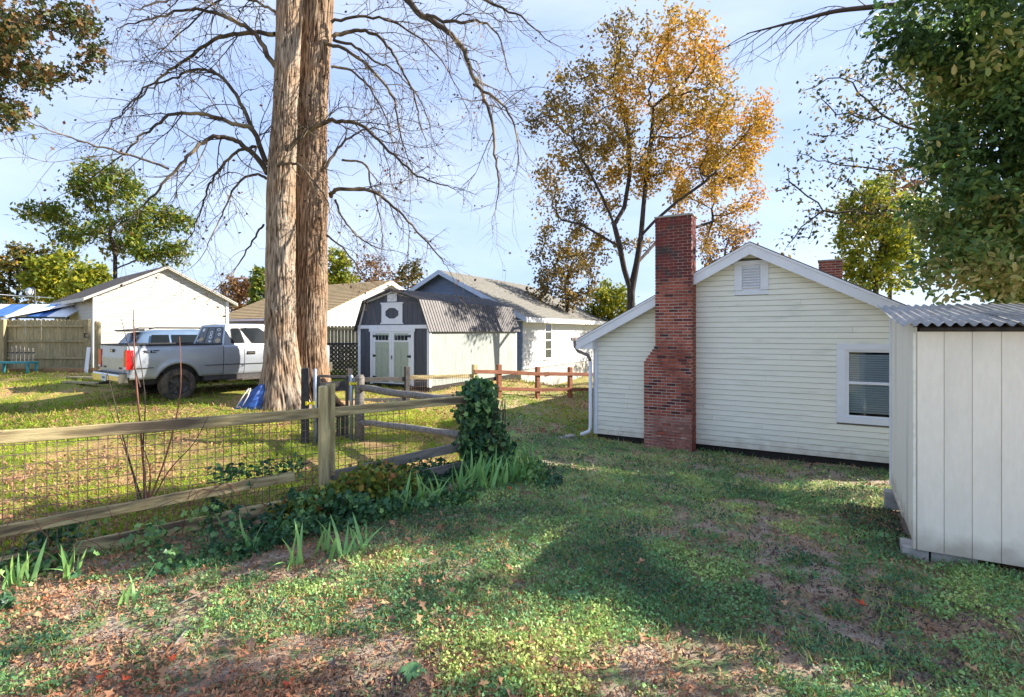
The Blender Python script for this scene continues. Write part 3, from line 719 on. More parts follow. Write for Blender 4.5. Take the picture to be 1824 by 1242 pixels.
# --- gambrel barn shed
BR = R(-27.5)
bx, by, bz = -5.29, 18.58, EYE-1.86
barn = empty('gambrel_barn_shed', (bx, by, bz), BR, 'slate and sage gambrel barn shed with white trim and double doors', 'shed')
BW, BD, BE = 3.0, 6.1, 2.02; KN = .34; KZ = 2.87; AZ = 3.26
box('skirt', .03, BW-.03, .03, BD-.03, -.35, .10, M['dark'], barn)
fwl = MB().prism([(.01, .1), (BW-.01, .1), (BW-.01, BE), (BW-KN, KZ-.02), (BW/2, AZ-.02), (KN, KZ-.02), (.01, BE)], .016, .08).build('front_wall', M['barn_dark'], barn)
def roof_z(x):
    x = min(x, BW-x); return BE+(KZ-BE)*x/KN if x < KN else KZ+(AZ-KZ)*(x-KN)/(BW/2-KN)
x = .10
while x < BW-.1:
    x1 = min(x+.195, BW-.10)
    if x1-x > .03:
        z0 = .1 if (x1 < .58 or x > 2.38) else (.1 if False else 2.0)
        zl, zr = roof_z(x)-.03, roof_z(x1)-.03
        ap = [(x, z0), (x1, z0), (x1, zr)]+([(BW/2, AZ-.03)] if x < BW/2 < x1 else [])+[(x, zl)]
        MB().prism(ap, 0, .0155).build('siding_board', M['barn_dark'], fwl)
    x += .203
swl = box('lit_side_wall', BW-.06, BW-.014, .02, BD, .1, BE, M['barn_light'], barn)
y = .09
while y < BD-.1:
    box('siding_board', BW-.0135, BW, y, min(y+.197, BD-.1), .1, BE-.02, M['barn_light'], swl); y += .203
box('left_wall', .0, .05, .02, BD, .1, BE, M['barn_dark'], barn); 
MB().prism([(.01, .1), (BW-.01, .1), (BW-.01, BE), (BW-KN, KZ-.02), (BW/2, AZ-.02), (KN, KZ-.02), (.01, BE)], BD-.05, BD-.001).build('back_wall', M['barn_light'], barn)
for (a, c) in ((-.012, .095), (BW-.095, BW+.012)): box('corner_trim', a, c, -.014, .001, .08, BE-.06, M['barn_white'], barn)
box('corner_trim', BW+.001, BW+.014, .0, .09, .08, BE-.06, M['barn_white'], barn); box('corner_trim', BW+.001, BW+.014, BD-.09, BD, .08, BE-.06, M['barn_white'], barn)
box('eave_trim', -.01, BW+.01, -.024, -.001, BE-.058, BE+.06, M['barn_white'], barn)
# ribbed metal roof planes
prof = [(-.10, BE-.16), (KN-.04, KZ+.02), (BW/2, AZ+.02)]
for side in (0, 1):
    for (A, B_) in ((prof[0], prof[1]), (prof[1], prof[2])):
        vs = []; fs = []; yy = -.14; ys = []
        while yy < BD+.12:
            ys += [(yy, 0), (yy+.085, 0), (yy+.095, .018), (yy+.115, .018), (yy+.125, 0)]; yy += .15
        L_ = math.hypot(B_[0]-A[0], B_[1]-A[1]); nx, nz = -(B_[1]-A[1])/L_, (B_[0]-A[0])/L_
        for (q, h) in ys:
            for (X, Z) in (A, B_):
                xx, zz = X+nx*h, Z+nz*h
                vs.append((xx if side == 0 else BW-xx, q, zz))
        for i in range(len(ys)-1): fs.append((i*2, i*2+1, i*2+3, i*2+2))
        MB().add(vs, fs).build('roof_panel', M['barn_tin'], barn)
for side in (0, 1):
    for (A, B_) in ((prof[0], prof[1]), (prof[1], prof[2])):
        g = lambda X: X if side == 0 else BW-X
        MB().hexa([(g(A[0]), -.155, A[1]-.07), (g(B_[0]), -.155, B_[1]-.07), (g(B_[0]), -.142, B_[1]-.07), (g(A[0]), -.142, A[1]-.07)],
                  [(g(A[0]), -.155, A[1]+.012), (g(B_[0]), -.155, B_[1]+.012), (g(B_[0]), -.142, B_[1]+.012), (g(A[0]), -.142, A[1]+.012)]).build('rake_trim', M['black'], barn)
        MB().hexa([(g(A[0]+.10), -.03, A[1]-.05), (g(B_[0]+.03 if B_[0] < BW/2 else B_[0]), -.03, B_[1]-.115), (g(B_[0]+.03 if B_[0] < BW/2 else B_[0]), -.002, B_[1]-.115), (g(A[0]+.10), -.002, A[1]-.05)],
                  [(g(A[0]+.06), -.03, A[1]+.0), (g(B_[0]), -.03, B_[1]-.065), (g(B_[0]), -.002, B_[1]-.065), (g(A[0]+.06), -.002, A[1]+.0)]).build('rake_board', M['barn_white'], barn)
# double doors
box('door_surround', .55, .66, -.032, -.001, .1, BE-.06, M['barn_white'], barn); box('door_surround', 2.28, 2.39, -.032, -.001, .1, BE-.06, M['barn_white'], barn)
box('door_surround', .50, 2.44, -.036, -.025, BE-.16, BE-.0585, M['barn_white'], barn)
for k in range(2):
    x0 = .665+k*.805; x1 = x0+.80
    d = box('door', x0, x1, -.022, .012, .14, BE-.165, M['barn_white'], barn)
    box('door_panel', x0+.10, x1-.10, -.027, -.0225, .18, BE-.50, M['barn_door'], d)
    box('door_panel', x0+.10, x1-.10, -.027, -.0225, BE-.35, BE-.215, M['barn_door'], d)
    for (a, c) in ((.24, .72), (.80, 1.34)):
        for j in range(2):
            xa = x0+.15+j*.265; fr = MB()
            fr.box(xa, xa+.235, -.034, -.0275, c-.02, c).box(xa, xa+.235, -.034, -.0275, a, a+.02).box(xa, xa+.02, -.034, -.0275, a+.02, c-.02).box(xa+.215, xa+.235, -.034, -.0275, a+.02, c-.02)
            fr.build('raised_panel', M['barn_door'], d)
    for j in range(4): box('pane', x0+.13+j*.14, x0+.13+j*.14+.115, -.036, -.0275, BE-.44, BE-.28, M['glass'], d)
    for z in (.28, 1.0, 1.66):
        hx = x0+.0 if k == 0 else x1-.16
        MB().prism([(hx, z), (hx+.16, z+.03), (hx+.16, z+.07), (hx, z+.10)] if k == 0 else [(hx, z+.03), (hx+.16, z), (hx+.16, z+.10), (hx, z+.07)], -.034, -.0228).build('hinge', M['black'], d)
MB().tube([(1.49, -.05, .95), (1.49, -.05, 1.07)], .016, 6).build('door_handle', M['black'], barn)
lv = empty('loft_vent', (0, 0, 0), parent=barn); cxv = BW/2-.02
box('frame', cxv-.20, cxv+.20, -.02, -.001, 2.86, 3.12, M['barn_white'], lv)
for i in range(5): box('slat', cxv-.16, cxv+.16, -.03, -.0205, 2.89+i*.042, 2.915+i*.042, M['white'], lv)
fl = empty('loft_panel', (0, 0, 0), parent=barn)
oc = [(.30*math.cos(R(22.5+45*i)), .19*math.sin(R(22.5+45*i))) for i in range(8)]; zc = 2.47; fm = MB()
outer = [(.44, .25), (.05, .30), (-.05, .30), (-.44, .25), (-.44, -.25), (-.05, -.30), (.05, -.30), (.44, -.25)]
vs = []; fs = []
outr = [(.44, .1), (.44, .31), (-.44, .31), (-.44, .1), (-.44, -.1), (-.44, -.31), (.44, -.31), (.44, -.1)]
for yv in (-.026, -.001):
    for p in oc: vs.append((cxv+p[0], yv, zc+p[1]))
    for p in outr: vs.append((cxv+p[0], yv, zc+p[1]))
for i in range(8):
    j = (i+1) % 8; fs += [(i, j, 8+j, 8+i), (8+i, 8+j, 24+j, 24+i), (i, 16+i, 16+j, j)]
MB().add(vs, fs).build('octagon_frame', M['barn_white'], fl)
box('ledge', cxv-.48, cxv+.48, -.036, -.001, zc+.311, zc+.36, M['barn_white'], fl); box('ledge', cxv-.48, cxv+.48, -.036, -.001, zc-.36, zc-.311, M['barn_white'], fl)

# --- white house behind the barn; blue puts shade into its gable
wz = EYE-2.5
wh = empty('white_house', (0, 0, wz), BR, 'white house with shade-blue gable and grey shingle roof behind the barn shed', 'house')
WW, WE, WP, WD = 8.4, 3.22, .50, 11.4
wo_ = Vector((.43, 24.0))-Vector((.887, -.461))*WW; wh.location = (wo_.x, wo_.y, wz)
gw = MB().prism([(0, .8), (WW, .8), (WW, WE), (WW/2, WE+WP*WW/2), (0, WE)], .02, .14).build('gable_wall', M['shade_blue_sid'], wh)
gable_boards(gw, WW, WE, WP, 2.2, .16, M['shade_blue_sid'], (), .02)
rw = box('side_wall', WW-.14, WW-.022, .14, WD, .8, WE, M['white_sid'], wh)
wz0, wz1, wy0, wy1 = 1.18, 2.98, 2.45, 3.35
z = .8
while z < WE-.02:
    z1 = min(z+.156, WE-.01)
    segs = [(.02, WD)] if (z1 < wz0 or z > wz1) else [(.02, wy0), (wy1, WD)]
    for (a, c) in segs:
        MB().hexa([(WW-.02, a, z), (WW, a, z), (WW, c, z), (WW-.02, c, z)], [(WW-.02, a, z1), (WW-.016, a, z1), (WW-.016, c, z1), (WW-.02, c, z1)]).build('siding_board', M['white_sid'], rw)
    z += .16
box('foundation', .1, WW-.05, .06, WD-.05, -.5, .80, M['concrete'], wh); box('foundation_vent', WW-.06, WW-.035, 2.6, 3.1, .30, .52, M['dark'], wh)
box('back_wall', 0, WW-.14, WD-.1, WD, .8, WE, M['white_sid'], wh); box('left_wall', 0, .1, .14, WD, .8, WE, M['white_sid'], wh)
ww = empty('window', (WW, 0, 0), parent=wh)
fr = MB(); fr.box(-.01, .035, wy0, wy0+.09, wz0, wz1).box(-.01, .035, wy1-.09, wy1, wz0, wz1).box(-.01, .037, wy0+.09, wy1-.09, wz1-.09, wz1).box(-.01, .06, wy0-.05, wy1+.05, wz0-.06, wz0-.001); fr.build('frame', M['white'], ww)
for (a, c) in ((wz0+.02, 2.06), (2.10, wz1-.10)):
    for j in range(2):
        for k in range(2):
            ya = wy0+.11+j*.345; za = a+.02+k*(c-a)/2; box('pane', -.005, .008, ya, ya+.33, za, za+(c-a)/2-.03, M['glass'], ww)
box('sash', -.008, .004, wy0+.09, wy1-.09, wz0, wz1-.09, M['cream'], ww)
# roof: gable in front, hip at the far end
zt = WE+WP*WW/2; ov = .42; zo = WE-WP*ov; ry = 9.3; th = .12
V = lambda x, y, z: (x, y, z)
ro = MB()
a, b2, c, d = V(-ov, -.4, zo), V(WW/2, -.4, zt), V(WW/2, ry, zt), V(-ov, WD+ov, zo)
e, f, = V(WW+ov, -.4, zo), V(WW+ov, WD+ov, zo)
for poly in ([e, f, c, b2], [a, b2, c, d], [d, c, f]):
    n = len(poly); lo_ = poly; hi_ = [(p[0], p[1], p[2]+th) for p in poly]
    ro.add(lo_+hi_, [tuple(range(n)), tuple(range(2*n-1, n-1, -1))]+[(i, (i+1) % n, (i+1) % n+n, i+n) for i in range(n)])
wroof = ro.build('roof', M['shingle_grey'], wh)
# shingle courses on the slope that shows
ns_ = 26
for i in range(ns_):
    u0 = i/ns_; u1 = (i+1)/ns_-.004
    def pt(u, far_): 
        x = WW+ov-(WW/2+ov)*u; z = zo+th+.003+(zt-zo)*u
        y = -.4 if not far_ else (WD+ov)+(ry-WD-ov)*u
        return (x, y, z)
    A, B_, C_, D_ = pt(u0, 0), pt(u0, 1), pt(u1, 1), pt(u1, 0)
    MB().hexa([A, B_, C_, D_], [(A[0]+.006, A[1], A[2]+.022), (B_[0]+.006, B_[1], B_[2]+.022), (C_[0], C_[1], C_[2]+.003), (D_[0], D_[1], D_[2]+.003)]).build('shingle_course', M['shingle_grey'], wroof)
box('fascia', WW+ov+.002, WW+ov+.03, -.4, WD+ov, zo-.10, zo+th+.0, M['white'], wh)
box('soffit', WW-.01, WW+ov, -.38, WD+.3, zo-.03, zo-.004, M['white'], wh)
for s in (0, 1):
    xe = -ov if s == 0 else WW+ov
    MB().hexa([(xe, -.43, zo-.10), (WW/2, -.43, zt-.10), (WW/2, -.402, zt-.10), (xe, -.402, zo-.10)], [(xe, -.43, zo+th), (WW/2, -.43, zt+th), (WW/2, -.402, zt+th), (xe, -.402, zo+th)]).build('rake_board', mat('shade_blue_trim', (.42, .50, .66), (.46, .54, .70), 4, .5), wh)  # trim tinted blue for the gable's shade
MB().tube([(WW/2+2.2, 6.6, zt-1.0), (WW/2+2.2, 6.6, zt-.55)], .05, 8).build('vent_pipe', M['concrete'], wh)

# --- white garage at left
gr_ = math.atan2(.838, .545); gr2_ = math.atan2(.75, .66)
gar = empty('white_garage', (-16.3, 21.0, EYE-1.6), gr2_, 'white clapboard garage with dark sagging roof behind the pickup truck', 'garage')
GW, GE, GP, GD = 4.95, 3.0, .52, 7.5
gs = gable_shell(gar, GW, GD, GE, GP, M['garage_sid'])
gable_boards(gs, GW, GE, GP, .05, .135, M['garage_sid'])
z = .05
while z < GE-.05:
    MB().hexa([(-.018, .02, z), (-.001, .02, z), (-.001, GD, z), (-.018, GD, z)], [(-.005, .02, z+.13), (-.001, .02, z+.13), (-.001, GD, z+.13), (-.005, GD, z+.13)]).build('siding_board', M['garage_sid'], gs); z += .135
gable_roof(gar, GW, GD, GE, GP, .35, .18, .11, M['shingle_dark'], M['garage_sid'], .10)
box('corner_trim', -.03, .09, -.036, -.019, 0, GE-.02, M['white'], gar); box('corner_trim', GW-.09, GW+.03, -.036, -.019, 0, GE-.02, M['white'], gar)
# lean-to roof on its far left
MB().hexa([(-2.2, 3.2, 2.15), (-.05, 3.2, 2.75), (-.05, 7.4, 2.75), (-2.2, 7.4, 2.15)], [(-2.2, 3.2, 2.25), (-.05, 3.2, 2.85), (-.05, 7.4, 2.85), (-2.2, 7.4, 2.25)]).build('lean_to_roof', M['white'], gar)
for yy in (3.4, 7.2): box('lean_to_post', -2.1, -2.0, yy, yy+.1, -.2, 2.16, M['wood_grey'], gar)

# --- tan-roofed house far behind the big tree
tz = EYE-2.0
th_ = empty('tan_roof_house', (-11.9, 33.0, tz), gr_, 'long white house with tan shingle roof far behind the big trunks', 'house')
TW, TE, TP, TD = 11.6, 2.95, .43, 10.5
MB().prism([(0, 0), (TW, 0), (TW, TE), (TW/2, TE+TP*TW/2), (0, TE)], 0, TD).build('wall', M['white_sid'], th_)
rr = gable_roof(th_, TW, TD, TE, TP, .5, .4, .14, M['shingle_tan'], M['white'], .28)
for i in range(22):
    u0, u1 = i/22, (i+.93)/22; g = lambda u: (-.5+(TW/2+.5)*u, TE-TP*.5+(TP*(TW/2+.5))*u+.142)
    (xa, za), (xb, zb) = g(u0), g(u1)
    MB().hexa([(xa, -.4, za), (xb, -.4, zb), (xb, TD+.4, zb), (xa, TD+.4, za)], [(xa-.01, -.4, za+.03), (xb, -.4, zb+.006), (xb, TD+.4, zb+.006), (xa-.01, TD+.4, za+.03)]).build('shingle_course', M['shingle_tan'], rr)
box('porch_roof', -2.6, .0, 2.0, 9.5, 2.25, 2.40, M['wood_orange'], th_)
for yy in (2.2, 5.5, 9.2): box('porch_post', -2.5, -2.36, yy, yy+.14, -.2, 2.249, M['wood_grey'], th_)
# ------------------------------------------------------------------ fences
def rail(name, a, b, h, t, m, parent, bend=0.0):
    """squared board from a to b, h tall, t thick"""
    a = Vector(a); b = Vector(b); d = b-a; l = d.length; k = max(5, int(l/.25)); vs = []; fs = []
    for i in range(k):
        x = l*i/(k-1); dz = bend*math.sin(math.pi*i/(k-1))+random.uniform(-.004, .004); hh = h*(1+random.uniform(-.035, .035))/2; tt = t/2*(1+random.uniform(-.08, .08)); c = min(.006, h*.1)
        for (q, z) in ((-tt, -hh+c), (-tt+c, -hh), (tt-c, -hh), (tt, -hh+c), (tt, hh-c), (tt-c, hh), (-tt+c, hh), (-tt, hh-c)): vs.append((x, q, z+dz))
    for i in range(k-1):
        for j in range(8): fs.append((i*8+j, i*8+(j+1) % 8, (i+1)*8+(j+1) % 8, (i+1)*8+j))
    fs += [tuple(range(7, -1, -1)), tuple((k-1)*8+j for j in range(8))]
    return MB().add(vs, fs).build(name, m, parent, loc=a, rot=(0, -math.atan2(d.z, math.hypot(d.x, d.y)), math.atan2(d.y, d.x)))
def post(name, x, y, z0, z1, w, m, parent, rz=0, lean=(0, 0)):
    c = .012; mb = MB(); w = w/2
    q = [(-w, -w), (w, -w), (w, w), (-w, w)]
    lv = [(z0, 1), (z1-c*1.5, 1), (z1, .8)]; vs = []; fs = []
    for (z, s) in lv:
        f = (z-z0)/(z1-z0)
        for p in q:
            X, Y = p[0]*s, p[1]*s
            vs.append((x+X*math.cos(rz)-Y*math.sin(rz)+lean[0]*f, y+X*math.sin(rz)+Y*math.cos(rz)+lean[1]*f, z))
    for i in range(2):
        for j in range(4): fs.append((i*4+j, i*4+(j+1) % 4, (i+1)*4+(j+1) % 4, (i+1)*4+j))
    fs.append((8, 9, 10, 11)); return mb.add(vs, fs).build(name, m, parent)

# near three-rail fence with wire mesh
fd = (FB-FA).normalized(); fn = Vector((fd.y, -fd.x))       # fn points to the camera's side
frz = math.atan2(fd.y, fd.x)
nf = empty('rail_fence', (0, 0, 0), 0, 'weathered three-rail board fence with wire mesh running from left edge to ivy', 'fence')
FP1 = Vector((-2.46, 7.02))
for (p, z1) in ((FA+fd*-.4, EYE-.80), (FP1, EYE-.70), (FB, EYE-.82)):
    q = p+fn*.07; post('post', q.x, q.y, gz(q.x, q.y)-.2, z1, .122, M['wood_lit_v'], nf, frz+.06)
q = FP1+fn*.02; box('post_cap_board', -.055, .055, -.02, .02, 0, 1.2, M['wood_lit_v'], nf).matrix_world = Matrix.Translation((q.x+.09*fd.x, q.y+.09*fd.y, EYE-1.88))@Matrix.Rotation(frz, 4, 'Z')
E3 = lambda p, z: (p.x, p.y, EYE+z)
rail('rail', E3(FA+fd*-.3, -1.075), E3(FP1-fd*.02, -1.055), .132, .040, M['wood_lit'], nf, -.012)
rail('rail', E3(FP1+fd*.02, -1.055), E3(FB-fd*.02, -1.03), .122, .040, M['wood_lit'], nf, .0)
rail('rail', E3(FA+fd*-.3, -2.06), E3(FP1-fd*.35, -1.83), .12, .042, M['wood_lit'], nf)
rail('rail', E3(FP1+fd*.02, -1.90), E3(FB-fd*.02, -1.72), .13, .042, M['wood_grey'], nf)
rail('rail', E3(FA+fd*-.3, -2.40), E3(FP1-fd*.02, -2.16), .15, .042, M['wood_lit'], nf)
rail('rail', E3(FP1+fd*.02, -2.14), E3(FB-fd*.02, -2.02), .12, .042, M['wood_grey'], nf)
wm = MB(); s = -.3; Ltot = (FP1-FA).length+1.15
def ground_rel(p): return gz(p.x, p.y)-EYE
zs = [-1.02, -1.17, -1.28, -1.39, -1.50, -1.60, -1.70, -1.80, -1.9, -2.0]
while s < Ltot:
    p = FA+fd*s+fn*.028; zb = max(ground_rel(p)+.04, -2.4)
    wm.tube([(p.x, p.y, EYE-1.0+.01*math.sin(s*9)), (p.x+random.uniform(-.006, .006), p.y, EYE-1.6), (p.x, p.y, EYE+zb)], .0048, 3, False); s += .085+random.uniform(-.004, .004)
for z in zs:
    pts = []; s = -.3
    while s < Ltot:
        p = FA+fd*s+fn*.031; pts.append((p.x, p.y, EYE+z+.012*math.sin(s*3+z*9)-.02*(1-s/Ltot)*(z < -1.5))); s += .12
    wm.tube(pts, .0048, 3, False)
wm.build('wire_mesh', M['wire'], nf)

# log-rail return from the ivy to the gate
lf = empty('log_rail_fence', (0, 0, 0), 0, 'dark round-log rail fence between the ivy-covered post and the gate', 'fence')
GP1 = Vector((-3.03, 10.7)); GP0 = Vector((-3.95, 10.45))
MB().tube([(GP1.x, GP1.y, gz(*GP1)-.2), (GP1.x, GP1.y, EYE-1.6), (GP1.x+.01, GP1.y, EYE-.90), (GP1.x+.01, GP1.y, EYE-.86)], [.098, .096, .094, .07], 10).build('post', M['wood_grey'], lf, True)
def log(a, b, r, m, parent, n=9):
    a = Vector(a); b = Vector(b); k = 8
    pts = [a.lerp(b, i/(k-1))+Vector((random.uniform(-.01, .01), random.uniform(-.01, .01), random.uniform(-.012, .012))) for i in range(k)]
    return MB().tube(pts, [r*random.uniform(.9, 1.08) for _ in range(k)], n).build('log_rail', m, parent, True)
log(E3(GP1, -1.12), E3(FB+Vector((-.05, .1)), -1.10), .066, M['wood_grey'], lf)
log(E3(GP1, -1.80), E3(FB+Vector((-.05, .1)), -1.62), .062, M['wood_grey'], lf)

# gate
gt = empty('yard_gate', (0, 0, 0), 0, 'dark wooden yard gate hung on blue-grey pipes with yellow clamps', 'gate')
post('post', GP0.x-.06, GP0.y, gz(*GP0)-.2, EYE-.70, .13, M['wood_dark'], gt, .2)
for (p, z1) in ((GP0+Vector((.14, -.02)), EYE-.74), (GP1+Vector((-.15, -.03)), EYE-.88)):
    MB().tube([(p.x, p.y, gz(*p)-.1), (p.x, p.y, z1), (p.x, p.y, z1+.03)], [.036, .036, .012], 10).build('pipe', M['galv'], gt, True)
for (p, z) in ((GP0+Vector((.06, -.06)), -1.38), (GP1+Vector((-.09, -.07)), -1.02)):
    m_ = MB(); m_.box(-.085, .085, -.02, .02, -.02, .02); m_.box(-.085, -.045, -.03, .03, -.035, .035); m_.box(.045, .085, -.03, .03, -.035, .035)
    m_.build('clamp', M['yellow'], gt, loc=E3(p, z), rot=(0, 0, .2))
ga, gb = GP0+Vector((.20, 0)), GP1+Vector((-.24, -.02))
rail('gate_rail', E3(ga, -.86), E3(gb, -.90), .05, .05, M['wood_dark'], gt)
rail('gate_board', E3(ga, -1.08), E3(gb, -1.07), .19, .04, M['wood_dark'], gt)
rail('gate_rail', E3(ga, -1.62), E3(gb, -1.60), .15, .04, M['wood_dark'], gt)
for p in (ga, gb): post('gate_stile', p.x, p.y, gz(*p)+.06, EYE-.86, .06, M['wood_dark'], gt, .2)
for i in range(5):
    p = ga.lerp(gb, (i+1)/6); box('gate_slat', p.x-.035, p.x+.035, p.y+.025, p.y+.04, gz(*p)+.1, EYE-1.55, M['wood_dark'], gt)

# farther rail fence in front of the barn: grey, then stained red-brown
bf = empty('grey_post_fence', (0, 0, 0), 0, 'shaded grey two-rail fence in front of the barn shed doors', 'fence')
fpts = [Vector((-4.4, 14.6)), Vector((-3.02, 15.5)), Vector((-1.17, 16.8))]
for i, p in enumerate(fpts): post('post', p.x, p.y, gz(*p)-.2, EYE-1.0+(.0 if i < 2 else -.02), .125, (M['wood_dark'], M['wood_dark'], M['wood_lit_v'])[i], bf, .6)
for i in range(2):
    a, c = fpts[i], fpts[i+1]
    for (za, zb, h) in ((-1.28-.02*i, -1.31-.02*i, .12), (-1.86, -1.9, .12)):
        rail('rail', (a.x, a.y, EYE+za-.02), (c.x, c.y, EYE+zb-.05), h, .045, M['wood_dark'] if i == 0 else M['wood_lit'], bf)  # first bay coloured dark for shade, second yellow for sun
wm2 = MB(); a, c = fpts[1], fpts[2]; k = int((c-a).length/.07)
for i in range(k):
    p = a.lerp(c, i/k); wm2.tube([(p.x, p.y-.03, EYE-1.3), (p.x, p.y-.03, EYE-2.0)], .003, 3, False)
for z in (-1.45, -1.6, -1.75, -1.9): wm2.tube([(a.x, a.y-.03, EYE+z), (c.x, c.y-.03, EYE+z)], .003, 3, False)
wm2.build('wire_mesh', M['wire'], bf)
of = empty('red_brown_rail_fence', (0, 0, 0), 0, 'red-brown stained two-rail fence in front of the white house wall', 'fence')
op = [Vector((-.42, 17.45)), Vector((.87, 18.35)), Vector((2.05, 19.05)), Vector((3.4, 19.9))]
for p in op:
    z = gz(*p); post('post', p.x, p.y, z-.2, z+1.08, .13, M['wood_orange'], of, .6)
op0 = Vector((-1.17, 16.8)); allp = [op0]+op
for i in range(len(allp)-1):
    a, c = allp[i], allp[i+1]; za, zc = gz(*a), gz(*c)
    for (h0, h) in ((.84, .12), (.30, .12)):
        if i == 0 and h0 < .5: continue
        rail('rail', (a.x, a.y-.09, za+h0), (c.x, c.y-.09, zc+h0), h, .045, M['wood_orange'], of)
# reddish stump beside the barn's far corner
# privacy picket fence at far left
pf = empty('picket_privacy_fence', (0, 0, 0), 0, 'tan dog-eared picket privacy fence at the far left', 'fence')
pz = EYE-1.36; pa = Vector((-21.6, 19.2)); pb = Vector((-15.05, 19.25)); n = int((pb-pa).length/.145); h = 1.80
pkm = []
for k in range(3):
    w_k = .136; mb = MB().prism([(0, 0), (w_k, 0), (w_k, h-.04-.01*k), (w_k-.035, h-.01*k), (.035, h-.01*k), (0, h-.04-.01*k)], 0, .018); pkm.append(mb.mesh('picket', M['wood_picket']))
for i in range(n):
    p = pa.lerp(pb, i/n); link('picket', pkm[i % 3], pf, (p.x, p.y+random.uniform(0, .006), pz+random.uniform(-.01, .01)), (0, random.uniform(-.006, .006), 0))
for z in (.42, 1.02, 1.56): rail('back_rail', (pa.x, pa.y-.035, pz+z), (pb.x, pb.y-.035, pz+z), .07, .04, M['wood_picket'], pf)
for x in (-20.6, -18.05, -15.05): post('post', x, 19.13, pz-.25, pz+h+.0, .13, M['wood_picket'], pf)
for i in range(2): link('picket', pkm[i % 3], pf, (-14.95+.012*i, 19.3+i*.145, pz-.05), (0, 0, R(88)))
bk = MB().box(-.09, .09, -.012, .0, .0, .03).box(-.09, -.06, -.012, 0, .03, .13).box(-.09, .03, -.012, 0, .13, .16).build('latch', M['black'], pf, loc=(-15.05, 19.062, pz+1.15))
# timber kerb under it, one timber after another
for i in range(4):
    x0 = -21.5+i*1.75; tb = MB().box(0, 1.72, -.09, .09, 0, .17).build('landscape_timber', M['timber'], loc=(x0, 18.72+.05*(i % 2), gz(x0+.8, 18.72)-.03), rot=(0, 0, random.uniform(-.02, .02)))
    tag(tb, ('leftmost', 'second from left', 'third from left', 'rightmost')[i]+' brown landscape timber laid along the foot of the picket fence', 'timber', 'timbers below the picket fence')
for i, (x0, y0, a, l) in enumerate(((-13.9, 16.9, -.25, 2.0), (-13.2, 15.9, -.35, 1.5))):
    tb = MB().box(0, l, -.09, .09, 0, .05).build('loose_plank', M['wood_picket'], loc=(x0, y0, gz(x0+.7, y0)+.01), rot=(0, 0, a))
    tag(tb, ('longer flat tan plank lying on the dirt behind the truck tailgate', 'shorter flat tan plank lying on the dirt nearest the truck bumper')[i], 'plank')
# black lattice beside the barn, tan board fence over it
lt = empty('lattice_fence', (0, 0, 0), 0, 'black diamond lattice screen between the big tree and barn shed', 'lattice')
la, lb = P(560, 612, 18.9), P(641, 612, 18.9); lz0, lz1 = EYE-1.62, EYE-.43; span = lb.x-la.x; hgt = lz1-lz0
MBl = {}
k = -int(hgt/.15)
while k*.15 < span:
    for s in (1, -1):
        pts = []
        x0 = k*.15; z0_, z1_ = 0, hgt
        xa, xb = x0, x0+hgt
        t0 = max(0, -xa/hgt); t1 = min(1, (span-xa)/hgt)
        if t1-t0 > .05:
            A = Vector((xa+hgt*t0, 0, hgt*t0)); B_ = Vector((xa+hgt*t1, 0, hgt*t1))
            if s < 0: A.z = hgt-A.z; B_.z = hgt-B_.z
            d = (B_-A).normalized(); w = Vector((-d.z, 0, d.x))*.022; y = -.006*s
            MB().hexa([A-w+Vector((0, y-.004, 0)), B_-w+Vector((0, y-.004, 0)), B_-w+Vector((0, y+.004, 0)), A-w+Vector((0, y+.004, 0))],
                      [A+w+Vector((0, y-.004, 0)), B_+w+Vector((0, y-.004, 0)), B_+w+Vector((0, y+.004, 0)), A+w+Vector((0, y+.004, 0))]).build('slat', M['black'], lt, loc=(la.x, 18.9, lz0))
    k += 1
box('frame', la.x-.04, lb.x+.04, 18.86, 18.88, lz1-.02, lz1+.04, M['black'], lt); box('frame', la.x-.04, lb.x+.04, 18.86, 18.88, lz0-.04, lz0+.03, M['black'], lt)
tf_ = empty('tan_board_fence', (0, 0, 0), 0, 'tan board fence behind the black lattice screen', 'fence')
x = P(545, 600, 23).x
while x < P(637, 600, 23).x:
    link('picket', pkm[0], tf_, (x, 23.0, EYE-1.55), (0, 0, random.uniform(-.01, .01))); x += .15
rail('rail', (P(540, 600, 23).x, 22.95, EYE+.12), (P(640, 600, 23).x, 22.95, EYE+.10), .10, .05, M['wood_lit'], tf_)
rail('rail', (P(540, 600, 23).x, 22.95, EYE-.8), (P(640, 600, 23).x, 22.95, EYE-.8), .10, .05, M['wood_lit'], tf_)

